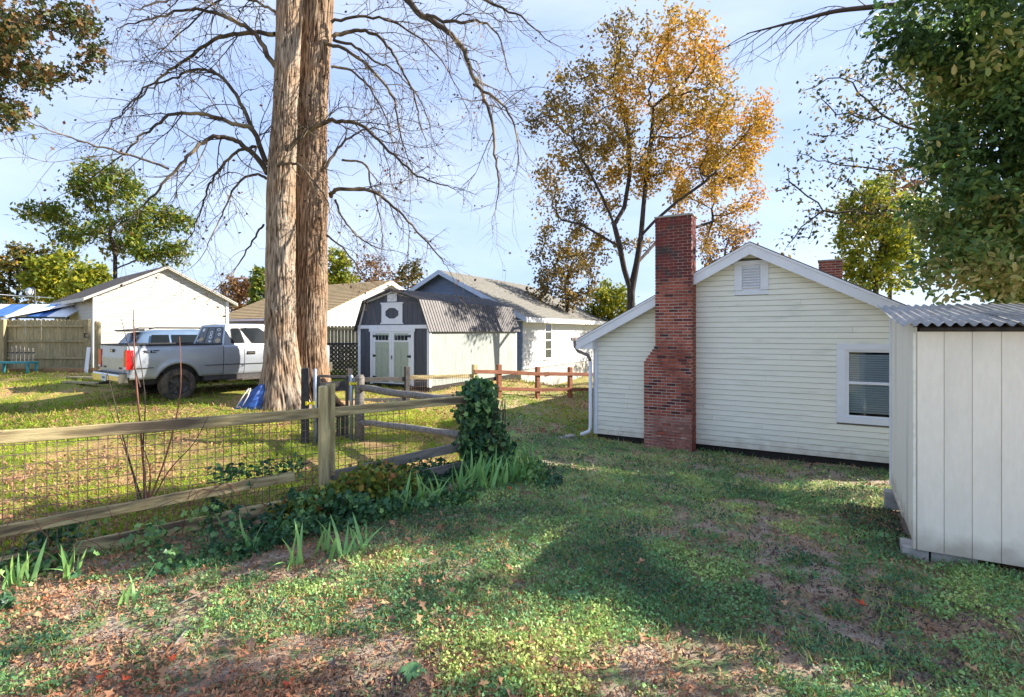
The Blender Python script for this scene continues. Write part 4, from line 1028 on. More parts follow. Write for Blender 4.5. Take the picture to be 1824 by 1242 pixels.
# ------------------------------------------------------------------ pickup truck
def wheel(parent, x, y, z, r, w, out):
    wl = empty('wheel', (x, y, z), parent=parent)
    p = [(r*.60, -w/2), (r*.90, -w/2), (r*.975, -w*.42), (r, -w*.25), (r, w*.25), (r*.975, w*.42), (r*.90, w/2), (r*.60, w/2)]
    MB().lathe(p, 36, 'y').build('tyre', M['rubber'], wl, True)
    ri = MB().lathe([(r*.62, -w*.46), (r*.60, -w*.30), (r*.50, -w*.22), (r*.20, -w*.30), (.001, -w*.32)] if out < 0 else [(r*.62, w*.46), (r*.60, w*.30), (r*.50, w*.22), (r*.20, w*.30), (.001, w*.32)], 30, 'y')
    ri.build('rim', M['rim'], wl, True)
    for k in range(5):
        a = 2*math.pi*k/5; yy = out*w*.36
        d = Vector((math.cos(a), 0, math.sin(a))); n = Vector((-d.z, 0, d.x))*r*.075
        A = d*r*.12; B_ = d*r*.60
        MB().hexa([A-n+Vector((0, yy-.015, 0)), B_-n*1.4+Vector((0, yy-.015, 0)), B_-n*1.4+Vector((0, yy+.015, 0)), A-n+Vector((0, yy+.015, 0))],
                  [A+n+Vector((0, yy-.015, 0)), B_+n*1.4+Vector((0, yy-.015, 0)), B_+n*1.4+Vector((0, yy+.015, 0)), A+n+Vector((0, yy+.015, 0))]).build('spoke', M['rim'], wl)
    return wl
ta = R(52); TO = Vector((-9.48, 12.62))
tk = empty('pickup_truck', (TO.x, TO.y, EYE-1.66), ta, 'silver extended-cab pickup truck parked behind the big double trunk', 'pickup truck')
SILL, SHO = .56, 1.33; RW, FW_, WR = 1.17, 4.42, .395
def hw_(z, x):
    zz = [.45, .62, .80, .98, 1.12, 1.24, 1.33]; yy = [.915, .955, .985, 1.0, .995, .978, .945]
    v = float(np.interp(z, zz, yy))
    for wx in (RW, FW_):
        d = abs(math.hypot(x-wx, z-.40)-.52)
        if d < .10 and z > .3: v += .028*(1-d/.10)
    if x > 4.9: v -= (x-4.9)**2*.5
    return v
def zbot(x):
    for wx in (RW, FW_):
        if abs(x-wx) < .50: return max(SILL, .40+math.sqrt(.25-(x-wx)**2))
    return SILL
def side_shell(name, x0, x1, zt, sgn, m, parent):
    xs = list(np.linspace(x0, x1, max(4, int((x1-x0)/.03)))); k = 11; vs = []; fs = []
    for x in xs:
        zb = zbot(x); zz = zt(x)
        for i in range(k):
            z = zb+(zz-zb)*i/(k-1); vs.append((x, sgn*hw_(z, x), z))
        vs.append((x, sgn*(hw_(zz, x)-.07), zz+.004)); vs.append((x, sgn*(hw_(zb, x)-.12), zb))
    kk = k+2
    for i in range(len(xs)-1):
        a, c = i*kk, (i+1)*kk
        q = [(a+j, c+j, c+j+1, a+j+1) for j in range(k)]+[(a, a+k+1, c+k+1, c)]
        fs += [f if sgn < 0 else f[::-1] for f in q]
    return MB().add(vs, fs).build(name, m, parent, True)
bed = empty('bed', (0, 0, 0), parent=tk)
for s in (-1, 1):
    side_shell('bed_side', .16, 2.185, lambda x: SHO, s, M['silver'], bed)
    box('bed_rail', .14, 2.18, s*.955 if s < 0 else .83, -.83 if s < 0 else .955, SHO+.006, SHO+.035, M['plastic'], bed)
    box('inner_bed_wall', .2, 2.15, (-.83 if s < 0 else .80), (-.80 if s < 0 else .83), .72, SHO, M['plastic'], bed)
box('bed_floor', .16, 2.18, -.83, .83, .68, .72, M['plastic'], bed); box('bed_front_wall', 2.14, 2.18, -.83, .83, .72, SHO, M['silver'], bed)
tg = MB().prism([(.11, .70), (.10, 1.05), (.12, SHO), (.17, SHO), (.17, .70)], -.79, .79, 'y').build('tailgate', M['silver'], tk)
box('tailgate_handle', .085, .104, -.11, .11, 1.18, 1.25, M['black'], tg); box('handle_plate', .080, .0845, -.05, .05, 1.195, 1.235, M['chrome'], tg)
box('tailgate_trim', .09, .18, -.80, .80, SHO+.002, SHO+.03, M['plastic'], tg)
box('badge', .092, .0985, -.62, -.48, .80, .84, M['plastic'], tg); box('badge', .092, .0985, .46, .62, .80, .84, M['plastic'], tg)
for s in (-1, 1):
    y0, y1 = sorted((s*.80, s*1.004))
    tl = MB().prism([(y0+.012, .80), (y1-.012, .80), (y1, .90), (y1-.012, 1.22), (y0, 1.24), (y0, .90)], .088, .22, 'x').build('tail_lamp', M['red_lamp'], tk)
    box('reverse_lens', .083, .089, y0+.03, y1-.03, .805, .86, M['sticker'], tl)
    box('corner_panel', .12, .2, min(s*.8, s*.96), max(s*.8, s*.96), .62, .80, M['silver'], tk); box('corner_panel', .12, .2, min(s*.8, s*.95), max(s*.8, s*.95), 1.24, SHO, M['silver'], tk)
bp = MB(); pr = [(-.03, .50), (-.05, .55), (-.05, .66), (-.02, .70), (.14, .70), (.14, .50)]
bp.prism(pr, -.92, .92, 'y'); bo = bp.build('rear_bumper', M['chrome'], tk)
box('bumper_step_pad', -.03, .13, -.9, .9, .701, .715, M['plastic'], bo); box('license_plate', -.062, -.052, -.12, .20, .52, .68, mat('plate', (.55, .60, .66), (.62, .68, .74), 30, .5), bo)
box('plate_text', -.0645, -.0625, -.06, .14, .57, .62, mat('plate_print', (.08, .12, .3), None, 5, .5), bo)
MB().tube([(-.16, 0, .47), (.1, 0, .47)], .03, 8).build('tow_hitch', M['black'], tk)
MB().tube([(.35, -.75, .50), (.9, -.45, .42)], .03, 8).build('exhaust_pipe', M['wood_orange'], tk)
cabz = lambda x: SHO-.02 if x < 4.0 else SHO-.02-.05*(x-4.0)
cab = empty('cab', (0, 0, 0), parent=tk)
for s in (-1, 1):
    side_shell('cab_corner', 2.20, 2.715, cabz, s, M['silver'], cab)
    dr = side_shell('door', 2.73, 3.86, cabz, s, M['silver'], cab); side_shell('fender', 3.875, 5.3, cabz, s, M['silver'], cab)
    ya, yb = sorted((s*1.003, s*1.03)); hd = MB().box(2.80, 2.99, ya, yb, 1.085, 1.125).build('handle', M['chrome'], dr); box('handle_recess', 2.79, 3.0, min(s*.996, s*1.002), max(s*.996, s*1.002), 1.06, 1.15, M['plastic'], dr)
    box('rocker_panel', 1.75, 3.86, min(s*.80, s*.93), max(s*.80, s*.93), .44, SILL-.005, M['wood_dark'], tk)
    box('running_board', 2.3, 3.8, min(s*.90, s*1.02), max(s*.90, s*1.02), .40, .44, M['chrome'], tk)
    for x in (RW, FW_): wheel(tk, x, s*.84, WR-.01, WR, .26, s)
    # body-side moulding and the small dark decal on the bed side
    for (xa, xb) in ((.24, .62), (1.75, 2.18), (2.22, 2.70), (2.75, 3.85)): box('side_moulding', xa, xb, min(s*.985, s*1.006), max(s*.985, s*1.006), .815, .83, M['plastic'], tk)
for k, poly in enumerate((([(.0, 0), (.035, 0), (.12, .06), (.085, .06)]), ([(.085, 0), (.12, 0), (.035, .06), (.0, .06)]), ([(.14, 0), (.25, 0), (.25, .015), (.165, .015), (.175, .06), (.15, .06)]), ([(.20, .045), (.32, .045), (.32, .06), (.20, .06)]))):
    MB().prism([(.42+p[0], 1.17+p[1]) for p in poly], -1.006-.0007*k, -.985, 'y').build('decal', M['plastic'], bed)
box('under_body', .3, 5.0, -.72, .72, .42, .70, M['black'], tk); box('cab_floor', 2.2, 4.0, -.92, .92, .70, 1.1, M['plastic'], tk)
# greenhouse
g0 = {'rb': (2.22, .925, SHO-.03), 'fb': (4.08, .90, SHO-.05), 'rt': (2.36, .72, 1.83), 'ft': (3.36, .72, 1.86)}
def GS(s, u, v, off=0.0):
    """point on the side of the cab: u rear to front, v belt to roof"""
    b0 = Vector(g0['rb']).lerp(Vector(g0['fb']), u); t0 = Vector(g0['rt']).lerp(Vector(g0['ft']), u); p = b0.lerp(t0, v); p.y = (p.y+off)*s; return p
gh = MB(); nu, nv = 8, 6
for s in (-1, 1):
    vs = [GS(s, i/nu, j/nv) for i in range(nu+1) for j in range(nv+1)]
    fs = [(i*(nv+1)+j, (i+1)*(nv+1)+j, (i+1)*(nv+1)+j+1, i*(nv+1)+j+1) for i in range(nu) for j in range(nv)]
    gh.add(vs, fs if s < 0 else [f[::-1] for f in fs])
vs = []; nx_ = 6
for i in range(nu+1):
    a, c = GS(-1, i/nu, 1), GS(1, i/nu, 1)
    for j in range(nx_+1):
        q = a.lerp(c, j/nx_); q.z += .035*math.sin(math.pi*j/nx_)*(.6+.4*math.sin(math.pi*i/nu)); vs.append(q)
gh.add(vs, [(i*(nx_+1)+j, (i+1)*(nx_+1)+j, (i+1)*(nx_+1)+j+1, i*(nx_+1)+j+1) for i in range(nu) for j in range(nx_)])
for u in (0, 1):
    vs = []
    for j in range(nv+1):
        a, c = GS(-1, u, j/nv), GS(1, u, j/nv)
        for k in range(nx_+1): q = a.lerp(c, k/nx_); q.z += (.035*math.sin(math.pi*k/nx_)*.6 if j == nv else 0); vs.append(q)
    fs = [(j*(nx_+1)+k, j*(nx_+1)+k+1, (j+1)*(nx_+1)+k+1, (j+1)*(nx_+1)+k) for j in range(nv) for k in range(nx_)]
    gh.add(vs, fs)
gh.build('cab_roof', M['silver'], cab, True)
def round_rect(u0, u1, v0, v1, r, n=4):
    pts = []
    for (cu, cv, a0) in ((u1-r, v1-r, 0), (u0+r, v1-r, 90), (u0+r, v0+r, 180), (u1-r, v0+r, 270)):
        for k in range(n+1): a = R(a0+90*k/n); pts.append((cu+r*math.cos(a), cv+r*math.sin(a)))
    return pts
def side_pane(s, u0, u1, v0, v1, nm='window', slant=0):
    for (g, o, m, n_) in ((0, .005, M['plastic'], 'gasket'), (.02, .010, M['autoglass'], nm)):
        pts = [GS(s, u+slant*(v-v0), v, o) for (u, v) in round_rect(u0+g, u1-g, v0+g*1.6, v1-g*1.6, .05)]
        n = len(pts); MB().add(pts, [tuple(range(n)) if s > 0 else tuple(range(n-1, -1, -1))]).build(n_, m, cab)
for s in (-1, 1):
    side_pane(s, .10, .32, .10, .86, 'quarter_window'); side_pane(s, .40, .88, .08, .86, 'door_window', -.12)
def RWp(a, v, o): # rear window point
    p, q = GS(-1, 0, v), GS(1, 0, v); r = p.lerp(q, a); r.x -= o; return r
for (g, o, m, n_) in ((0, .003, M['plastic'], 'gasket'), (.02, .006, M['autoglass'], 'rear_window')):
    pts = [RWp(a, v, o) for (a, v) in round_rect(.06+g, .94-g, .06+g, .92-g, .06)]; MB().add(pts, [tuple(range(len(pts)))]).build(n_, m, cab)
for a in (.36, .64): MB().hexa([RWp(a-.008, .1, .006), RWp(a+.008, .1, .006), RWp(a+.008, .1, .010), RWp(a-.008, .1, .010)], [RWp(a-.008, .88, .006), RWp(a+.008, .88, .006), RWp(a+.008, .88, .010), RWp(a-.008, .88, .010)]).build('slider_bar', M['plastic'], cab)
def sticker(a, v, ra, rv, m, n=14, hole=0):
    out = [RWp(a+ra*math.cos(2*math.pi*k/n), v+rv*math.sin(2*math.pi*k/n), .009) for k in range(n)]
    if not hole: MB().add(out, [tuple(range(n))]).build('sticker', m, cab)
    else:
        inn = [RWp(a+ra*hole*math.cos(2*math.pi*k/n), v+rv*hole*math.sin(2*math.pi*k/n), .009) for k in range(n)]
        MB().add(out+inn, [(k, (k+1) % n, n+(k+1) % n, n+k) for k in range(n)]).build('sticker', m, cab)
sticker(.80, .76, .055, .09, M['sticker']); sticker(.47, .62, .055, .10, M['sticker'], 14, .55); sticker(.47, .42, .06, .10, M['sticker'], 14, .55)
sticker(.46, .20, .055, .06, M['sticker'], 4); sticker(.22, .78, .07, .07, M['sticker'], 12, .6); sticker(.18, .55, .06, .08, M['sticker'], 5, .5)
sticker(.78, .28, .10, .14, M['tan_sticker'], 4); sticker(.20, .25, .11, .14, M['tan_sticker'], 4); sticker(.88, .2, .03, .05, M['sticker'], 5)
pts = [GS(-1, 1, .08)+Vector((.004, .12, 0)), GS(1, 1, .08)+Vector((.004, -.12, 0)), GS(1, 1, .92)+Vector((.004, -.08, 0)), GS(-1, 1, .92)+Vector((.004, .08, 0))]
MB().add(pts, [(0, 1, 2, 3)]).build('windshield', M['autoglass'], cab)
hd = MB(); vs = []; nxh = 8
for i in range(nxh+1):
    x = 3.9+1.42*i/nxh; z = SHO-.03-.10*(i/nxh)**2; w = hw_(1.2, x)-.05
    for j in range(7): q = -1+2*j/6; vs.append((x, q*w, z+.05*(1-q*q)))
hd.add(vs, [(i*7+j, (i+1)*7+j, (i+1)*7+j+1, i*7+j+1) for i in range(nxh) for j in range(6)]); hd.build('hood', M['silver'], tk, True)
box('grille', 5.25, 5.31, -.62, .62, .78, 1.16, M['chrome'], tk); box('front_bumper', 5.22, 5.42, -.88, .88, .48, .74, M['chrome'], tk)
for s in (-1, 1): box('headlight', 5.22, 5.30, min(s*.63, s*.88), max(s*.63, s*.88), .84, 1.12, M['sticker'], tk)

# ------------------------------------------------------------------ pale blue SUV beyond the truck
so = TO+Vector((math.cos(ta), math.sin(ta)))*.95+Vector((-math.sin(ta), math.cos(ta)))*2.75
sv = empty('suv_car', (so.x, so.y, EYE-1.66), ta, 'pale blue SUV mostly hidden beyond the pickup truck bed', 'car')
st = [(0, .80, .86, .98, 1.0, .62), (.06, .84, .92, 1.02, 1.06, .68), (.45, .90, .94, 1.04, 1.62, .60), (.9, .92, .95, 1.04, 1.69, .62), (2.0, .93, .96, 1.04, 1.71, .63), (2.9, .93, .96, 1.03, 1.60, .60), (3.45, .92, .95, 1.02, 1.06, .72), (4.3, .88, .90, .92, .94, .70), (4.5, .78, .80, .80, .82, .6)]
vs = []; fs = []
for (x, w0, w1, zb, zr, wr) in st:
    sec = [(-w0*.9, .35), (-w0, .55), (-w1, .82), (-w1*.985, zb), (-wr-.08, zr-.07), (-wr, zr), (0, zr+.03), (wr, zr), (wr+.08, zr-.07), (w1*.985, zb), (w1, .82), (w0, .55), (w0*.9, .35)]
    vs += [(x, p[0], p[1]) for p in sec]
k = 13
for i in range(len(st)-1):
    for j in range(k-1): fs.append((i*k+j, i*k+j+1, (i+1)*k+j+1, (i+1)*k+j))
fs += [tuple(range(k-1, -1, -1)), tuple((len(st)-1)*k+j for j in range(k))]
sb_ = MB().add([(x, -y, z) for (x, y, z) in vs], fs).build('body', M['suv'], sv, True)
def sv_pane(nm, pts): MB().add(pts, [tuple(range(len(pts)))]).build(nm, M['autoglass'], sv)
sv_pane('rear_window', [(.05, .70, 1.08), (.05, -.70, 1.08), (.425, -.60, 1.58), (.425, .60, 1.58)])
for s in (-1, 1):
    for (xa, xb, xc, xd, n_) in ((.50, 1.05, 1.05, .62, 'quarter_window'), (1.12, 2.0, 2.0, 1.12, 'door_window'), (2.06, 3.2, 2.78, 2.06, 'door_window')):
        sv_pane(n_, [(xa, s*.955, 1.08), (xb, s*.96, 1.08), (xc, s*.74, 1.57), (xd, s*.74, 1.57)])
    for x in (.85, 3.6): wheel(sv, x, s*.82, .34, .35, .22, s)
    MB().tube([(.6, s*.62, 1.73), (.75, s*.62, 1.77), (2.4, s*.62, 1.77), (2.6, s*.62, 1.70)], .018, 6).build('roof_rail', M['plastic'], sv, True)
sp = MB().prism([(.18, 1.66), (.10, 1.70), (.5, 1.74), (.5, 1.68)], -.6, .6, 'y').build('spoiler', M['plastic'], sv)

# ------------------------------------------------------------------ small yard things
# blue tarp bundle against the trunk
r = np.random.default_rng(3); vs = []; fs = []; nr, nc = 9, 14
for i in range(nr):
    f = i/(nr-1)
    for j in range(nc):
        a = 2*math.pi*j/nc; rad = (.22*(1-f)**.8+.04)*(1+.25*math.sin(a*5+f*3)+r.normal(0, .06))
        vs.append((rad*math.cos(a)*1.15+.30*f, rad*math.sin(a)*.7+.12*f, f*.56))
for i in range(nr-1):
    for j in range(nc): fs.append((i*nc+j, i*nc+(j+1) % nc, (i+1)*nc+(j+1) % nc, (i+1)*nc+j))
tp = P(440, 716, 12.6); tb = MB().add(vs, fs); tr_ = empty('tarp_bundle', (tp.x, tp.y, gz(tp.x, tp.y)-.02), 0, 'blue tarp bundle with pale rope leaning against the big trunk', 'tarp')
tb.build('tarp', M['tarp'], tr_)
MB().tube([(-.10, -.29, .08), (.02, -.26, .30), (.12, -.18, .48), (.16, -.16, .5), (.14, -.22, .34), (.04, -.30, .10)], .012, 5).build('rope', M['sticker'], tr_, True)
# turquoise bench by the picket fence
tbx, tby = -16.9, 18.35; tz0 = gz(tbx, tby)
bn = empty('turquoise_bench', (tbx, tby, tz0), 0, 'turquoise slatted bench standing in front of the picket fence', 'bench')
box('seat', -.62, .62, -.20, .20, .36, .42, M['turq'], bn)
for i in range(6): box('back_slat', -.34+i*.145, -.30+i*.145, .17, .20, .42, .92+.05*math.sin(i), M['wood_grey'], bn)
box('back_rail', -.45, .50, .171, .199, .70, .74, M['wood_dark'], bn)
for x in (-.55, .55):
    for y in (-.16, .16): box('leg', x-.03, x+.03, y-.03, y+.03, 0, .359, M['turq'], bn)
# blue and white canopy over the fence
cn = empty('blue_canopy', (-21.2, 23.2, EYE-1.4), .1, 'blue and white striped canopy roof beyond the picket fence', 'canopy')
ridge = 2.55
for i in range(6):
    x0, x1 = -1.9+i*.78, -1.9+(i+1)*.78-.01
    for s in (-1, 1):
        MB().hexa([(x0, s*1.3, 2.0), (x1, s*1.3, 2.0), (x1, 0, ridge), (x0, 0, ridge)][::s], [(x0, s*1.3, 2.03), (x1, s*1.3, 2.03), (x1, 0, ridge+.03), (x0, 0, ridge+.03)][::s]).build('canopy_panel', M['blue_roof'] if i % 2 == 0 or s > 0 else M['white'], cn)
for x in (-1.85, 2.7):
    for y in (-1.25, 1.25): box('post', x, x+.08, y, y+.08, -.3, 2.02, M['black'], cn)
arc = [(-1.95, 1.3*math.cos(a), 1.9+.6*math.sin(a)) for a in np.linspace(0, math.pi, 12)]
MB().tube(arc, .06, 6).build('arched_end', M['black'], cn, True)
# yard lamp on a pole
lp = empty('yard_lamp', (P(62, 500, 26).x, 26, EYE-1.5), 0, 'small pole lamp with metal shade left of the garage roof', 'lamp')
MB().tube([(0, 0, -.2), (0, 0, 3.55), (-.06, 0, 3.62), (-.25, 0, 3.62)], .035, 6).build('pole', M['black'], lp, True)
MB().lathe([(.03, .12), (.10, .10), (.17, 0), (.16, -.02)], 14, 'z', (-.26, 0, 3.5)).build('shade', M['galv'], lp, True)
MB().lathe([(.15, -.02), (.16, -.12), (.10, -.26), (.001, -.28)], 14, 'z', (-.26, 0, 3.5)).build('globe', mat('milk_glass', (.62, .66, .68), None, 4, .3), lp, True)
MB().tube([P(-40, 522, 30)+Vector((0, 0, 0)), P(30, 527, 30), P(96, 531, 30)], .02, 4).build('overhead_wire', M['white'])
tag(bpy.data.objects['overhead_wire'], 'pale overhead wire running to the garage at far left', 'wire')
# leaning white board beside the fence end
wb = MB().box(-.06, .06, -.01, .01, 0, .9).build('white_board', M['white'], loc=(P(153, 650, 18.6).x, 18.6, gz(P(153, 650, 18.6).x, 18.6)), rot=(R(-8), 0, 0)); tag(wb, 'narrow white board leaning at the end of the picket fence', 'board')
# ------------------------------------------------------------------ the big double-trunked tree
def trunk_mesh(rows, Y, seed, n=168, step=.04, furrow=.024):
    """rows: (photo y, centre x, half width) at depth Y; furrowed bark relief"""
    rows = sorted(rows, key=lambda r_: -r_[0]); zs_ = np.array([EYE+(HY-r_[0])/FPX*Y for r_ in rows])
    xs_ = np.array([(r_[1]-CX)/FPX*Y for r_ in rows]); rs_ = np.array([r_[2]/FPX*Y for r_ in rows])
    zz = np.arange(zs_[0], zs_[-1], step); k = len(zz); a = np.linspace(0, 2*np.pi, n, endpoint=False)
    A, Z = np.meshgrid(a, zz); X0 = np.interp(Z, zs_, xs_); R0 = np.interp(Z, zs_, rs_)
    h = Z-zs_[0]; flare = np.exp(-h/.55); ca, sa = np.cos(A), np.sin(A)
    lob = (np.cos(A*3+seed)+.6*np.cos(A*5+2*seed))*.20*flare
    w1 = fbm(ca*3+60+seed, sa*3+60+Z*1.3, 3)-.5; w2 = fbm(ca*7+90+seed, sa*7+90-Z*1.7, 3)-.5
    ridge = np.abs(np.sin(A*8+w1*9+w2*5)); ridge2 = np.abs(np.sin(A*13-w1*7+w2*6+1.3))
    fine = fbm(ca*22+33+seed, sa*22+70+Z*3.5, 2)
    rg = np.clip(.55*ridge**.7+.45*ridge2**.7+(fine-.5)*.7, 0, 1)
    lump = (fbm(ca*1.2+seed*5+30, Z*.8+sa*1.2, 3)-.5)*.20
    Rr = R0*(1+lob+lump)+furrow*(rg-.6)*1.6
    V = np.stack([X0+Rr*ca, Y+Rr*sa, Z], -1).reshape(-1, 3)
    i, j = np.meshgrid(np.arange(k-1), np.arange(n), indexing='ij'); i = i.ravel(); j = j.ravel()
    F = np.stack([i*n+j, i*n+(j+1) % n, (i+1)*n+(j+1) % n, (i+1)*n+j], 1)
    return V, F, rg.ravel()
def put_trunk(V, F, rg, m):
    me = np_mesh('trunk', V-bto, F, m, smooth=True); at = me.attributes.new('ridge', 'FLOAT', 'POINT'); at.data.foreach_set('value', rg.astype(np.float32)); link('trunk', me, bt)
bt = empty('big_bare_tree', (-5.45, 13.3, EYE-1.8), 0, 'huge bare tree with two pale furrowed trunks and drooping branches', 'tree')
bto = np.array([-5.45, 13.3, EYE-1.8])
V, F, rg = trunk_mesh([(740, 510, 52), (715, 508, 47), (690, 505, 39), (650, 501, 30), (600, 499, 25.5), (500, 499, 24), (400, 499, 24), (300, 502, 23), (180, 509, 20), (20, 516, 21), (-150, 520, 20), (-420, 524, 14)], 13.2, 1.0)
put_trunk(V, F, rg, M['bark'])
V, F, rg = trunk_mesh([(735, 562, 40), (690, 556, 32), (620, 552, 27), (400, 554, 27), (180, 557, 25), (20, 565, 26), (-150, 572, 23), (-420, 584, 15)], 13.95, 2.3)
put_trunk(V, F, rg, M['bark_red'])
# surface root running to the right
MB().tube([Vector(p)-Vector(bto) for p in ((-4.75, 13.3, EYE-1.25), (-4.50, 13.2, EYE-1.50), (-4.25, 13.1, EYE-1.75), (-3.9, 13.0, EYE-1.95))], [.16, .12, .10, .05], 8).build('root', M['bark_red'], bt, True)

limbs = [
 ([(473,293),(452,234),(419,222),(368,205),(318,201),(285,218),(251,247),(213,280),(138,335)], .085, -1.0),
 ([(477,310),(452,276),(419,251),(389,245),(360,253),(335,280),(301,314),(268,352),(234,385),(209,419)], .09, -1.6),
 ([(452,234),(440,209),(419,167),(389,134),(352,123),(318,138),(272,155),(234,188),(188,234)], .07, .6),
 ([(502,134),(473,92),(456,63),(419,38),(377,21),(343,17),(293,27),(239,42),(205,52)], .09, -.8),
 ([(490,61),(444,59),(398,65),(360,84),(318,113),(289,134),(251,167),(213,205),(184,247)], .075, .4),
 ([(456,262),(419,272),(389,301),(373,335),(360,364),(343,410),(318,456)], .05, .9),
 ([(477,318),(456,312),(427,324),(406,356),(385,402),(364,448)], .045, -.9),
 ([(301,301),(251,283),(188,264),(138,251),(75,226),(25,205)], .028, -2.2),
 ([(588,350),(601,339),(651,337),(693,360),(735,402),(777,452),(798,477)], .075, -1.0),
 ([(580,301),(593,276),(618,249),(651,230),(690,236),(720,262)], .05, .7),
 ([(480,310),(526,251),(580,218),(609,216),(647,226),(693,268),(735,306),(777,326),(810,335)], .085, -1.4),
 ([(593,67),(618,57),(651,57),(685,75),(710,113),(735,163),(747,209),(760,260)], .075, .5),
 ([(576,75),(626,96),(672,134),(701,176),(710,222),(722,268),(735,301)], .06, -.6),
 ([(594,-120),(660,-70),(726,0),(747,25),(789,50),(823,84),(840,130),(860,167),(877,222),(883,285),(888,331),(881,377)], .13, -2.0),
 ([(844,151),(894,184),(919,234),(921,293)], .04, -1.8),
 ([(760,27),(810,40),(856,38),(886,63),(906,126)], .05, -2.3),
 ([(593,71),(634,84),(668,109),(701,126),(747,176),(773,251)], .05, 1.0),
 ([(597,356),(609,385),(634,419),(668,440),(690,446)], .035, -.5),
 ([(609,285),(651,293),(660,326),(672,360),(680,410),(680,452)], .035, .3),
 ([(480,314),(500,293),(530,293),(555,318),(580,352),(590,385)], .05, -1.2),
 ([(600,-60),(700,-30),(800,-20),(880,8),(940,40),(985,80)], .08, -1.5),
 ([(495,-60),(420,-30),(340,-20),(280,5),(230,20)], .08, -1.5),
 ([(540,160),(520,180),(500,215),(470,240),(440,300)], .04, -1.2),
 ([(470,400),(450,430),(425,470),(400,500)], .03, -.6),
 ([(590,40),(640,30),(700,40),(760,80),(800,130),(830,190)], .05, .8),
 ([(590,120),(625,125),(660,160),(690,215),(705,275)], .045, .2),
 ([(500,30),(470,10),(400,-5),(320,60),(270,110)], .05, .7),
 ([(582,420),(610,440),(640,480),(655,500)], .03, -.3),
]
def twig_from(mb, tips, start, d, length, r, depth, rr_):
    k = max(4, int(length/.13)); p = Vector(start); d = Vector(d).normalized(); pts = [p.copy()]; rad = [r]
    sag = rr_.uniform(.02, .10)
    wob = Vector((rr_.uniform(-1, 1), rr_.uniform(-1, 1), rr_.uniform(-1, 1)))*.10
    for i in range(k):
        d = (d+Vector((rr_.gauss(0, .10), rr_.gauss(0, .10), rr_.gauss(0, .10)))+wob+Vector((0, 0, -sag))).normalized()
        if i > k*.65: d = (d+Vector((0, 0, .10))).normalized()
        p = p+d*(length/k); pts.append(p.copy()); rad.append(r*(1-.75*(i+1)/k))
        if depth > 0 and i > 0 and rr_.random() < .62:
            side = d.cross(Vector((rr_.gauss(0, 1), rr_.gauss(0, 1), rr_.gauss(0, 1))))
            if side.length > 1e-3: twig_from(mb, tips, p, (d*.7+side.normalized()*.75), length*rr_.uniform(.25, .5), max(.0035, r*.55), depth-1, rr_)
    mb.tube(pts, rad, 3, False); tips.append(pts[-1]); tips.append(pts[len(pts)//2])
def catmull(pts, per=5):
    out = []
    for i in range(len(pts)-1):
        p0, p1, p2, p3 = pts[max(i-1, 0)], pts[i], pts[i+1], pts[min(i+2, len(pts)-1)]
        for k in range(per):
            t = k/per; out.append(.5*((2*p1)+(p2-p0)*t+(2*p0-5*p1+4*p2-p3)*t*t+(3*p1-p0-3*p2+p3)*t**3))
    out.append(pts[-1]); return out
rr_ = random.Random(21); tips_all = []
for li, (pl, r0, dy) in enumerate(limbs):
    n = len(pl); base_y = 13.75 if pl[0][0] > 530 else 13.1
    if li in (7,): base_y = 11.6
    if li in (14, 15): base_y = 11.9
    pts = [P(x, y, base_y+dy*(i/(n-1))**1.0) for i, (x, y) in enumerate(pl)]
    pts = [p-Vector(bto) for p in pts]; cv = catmull(pts); k = len(cv)
    for p in cv[1:]: p += Vector((rr_.gauss(0, .012), rr_.gauss(0, .03), rr_.gauss(0, .012)))
    mb = MB(); r1 = .007; rad = [.68*r0*(1-i/(k-1))**.9+r1 for i in range(k)]
    mb.tube(cv, rad, 7, False); tips = []
    tot = sum((cv[i+1]-cv[i]).length for i in range(k-1)); acc = 0; nxt = .5
    for i in range(1, k):
        acc += (cv[i]-cv[i-1]).length
        while acc > nxt:
            nxt += rr_.uniform(.15, .36); f = acc/tot; d = (cv[i]-cv[i-1]).normalized()
            side = d.cross(Vector((rr_.gauss(0, 1), rr_.gauss(0, 1), rr_.gauss(0, 1)))).normalized()
            dd = d*.8+side*.7+Vector((0, 0, -.25 if rr_.random() < .7 else .35))
            twig_from(mb, tips, cv[i], dd, rr_.uniform(.5, 2.3)*(1.15-f*.5), max(.007, min(.017, rad[i]*.45)), 2 if rr_.random() < .6 else 1, rr_)
    twig_from(mb, tips, cv[-1], cv[-1]-cv[-2], .9, .009, 2, rr_)
    mb.build('branch', M['branch'], bt, True); tips_all += tips
M['dead_leaf'] = leaf_mat('clinging_dead_leaves', [(0, (.05, .03, .02)), (.7, (.11, .055, .03)), (1, (.26, .10, .04))], .2)
tp_ = np.array([tuple(p) for p in tips_all]); sel = np.random.default_rng(4).choice(len(tp_), 900)
lv_ = link('clinging_leaves', leaves('clinging_leaves', tp_[sel]+np.random.default_rng(5).normal(0, .03, (900, 3)), .075, .7, M['dead_leaf'], T_DIAMOND, .2, 6), bt); tag(lv_, kind='stuff')

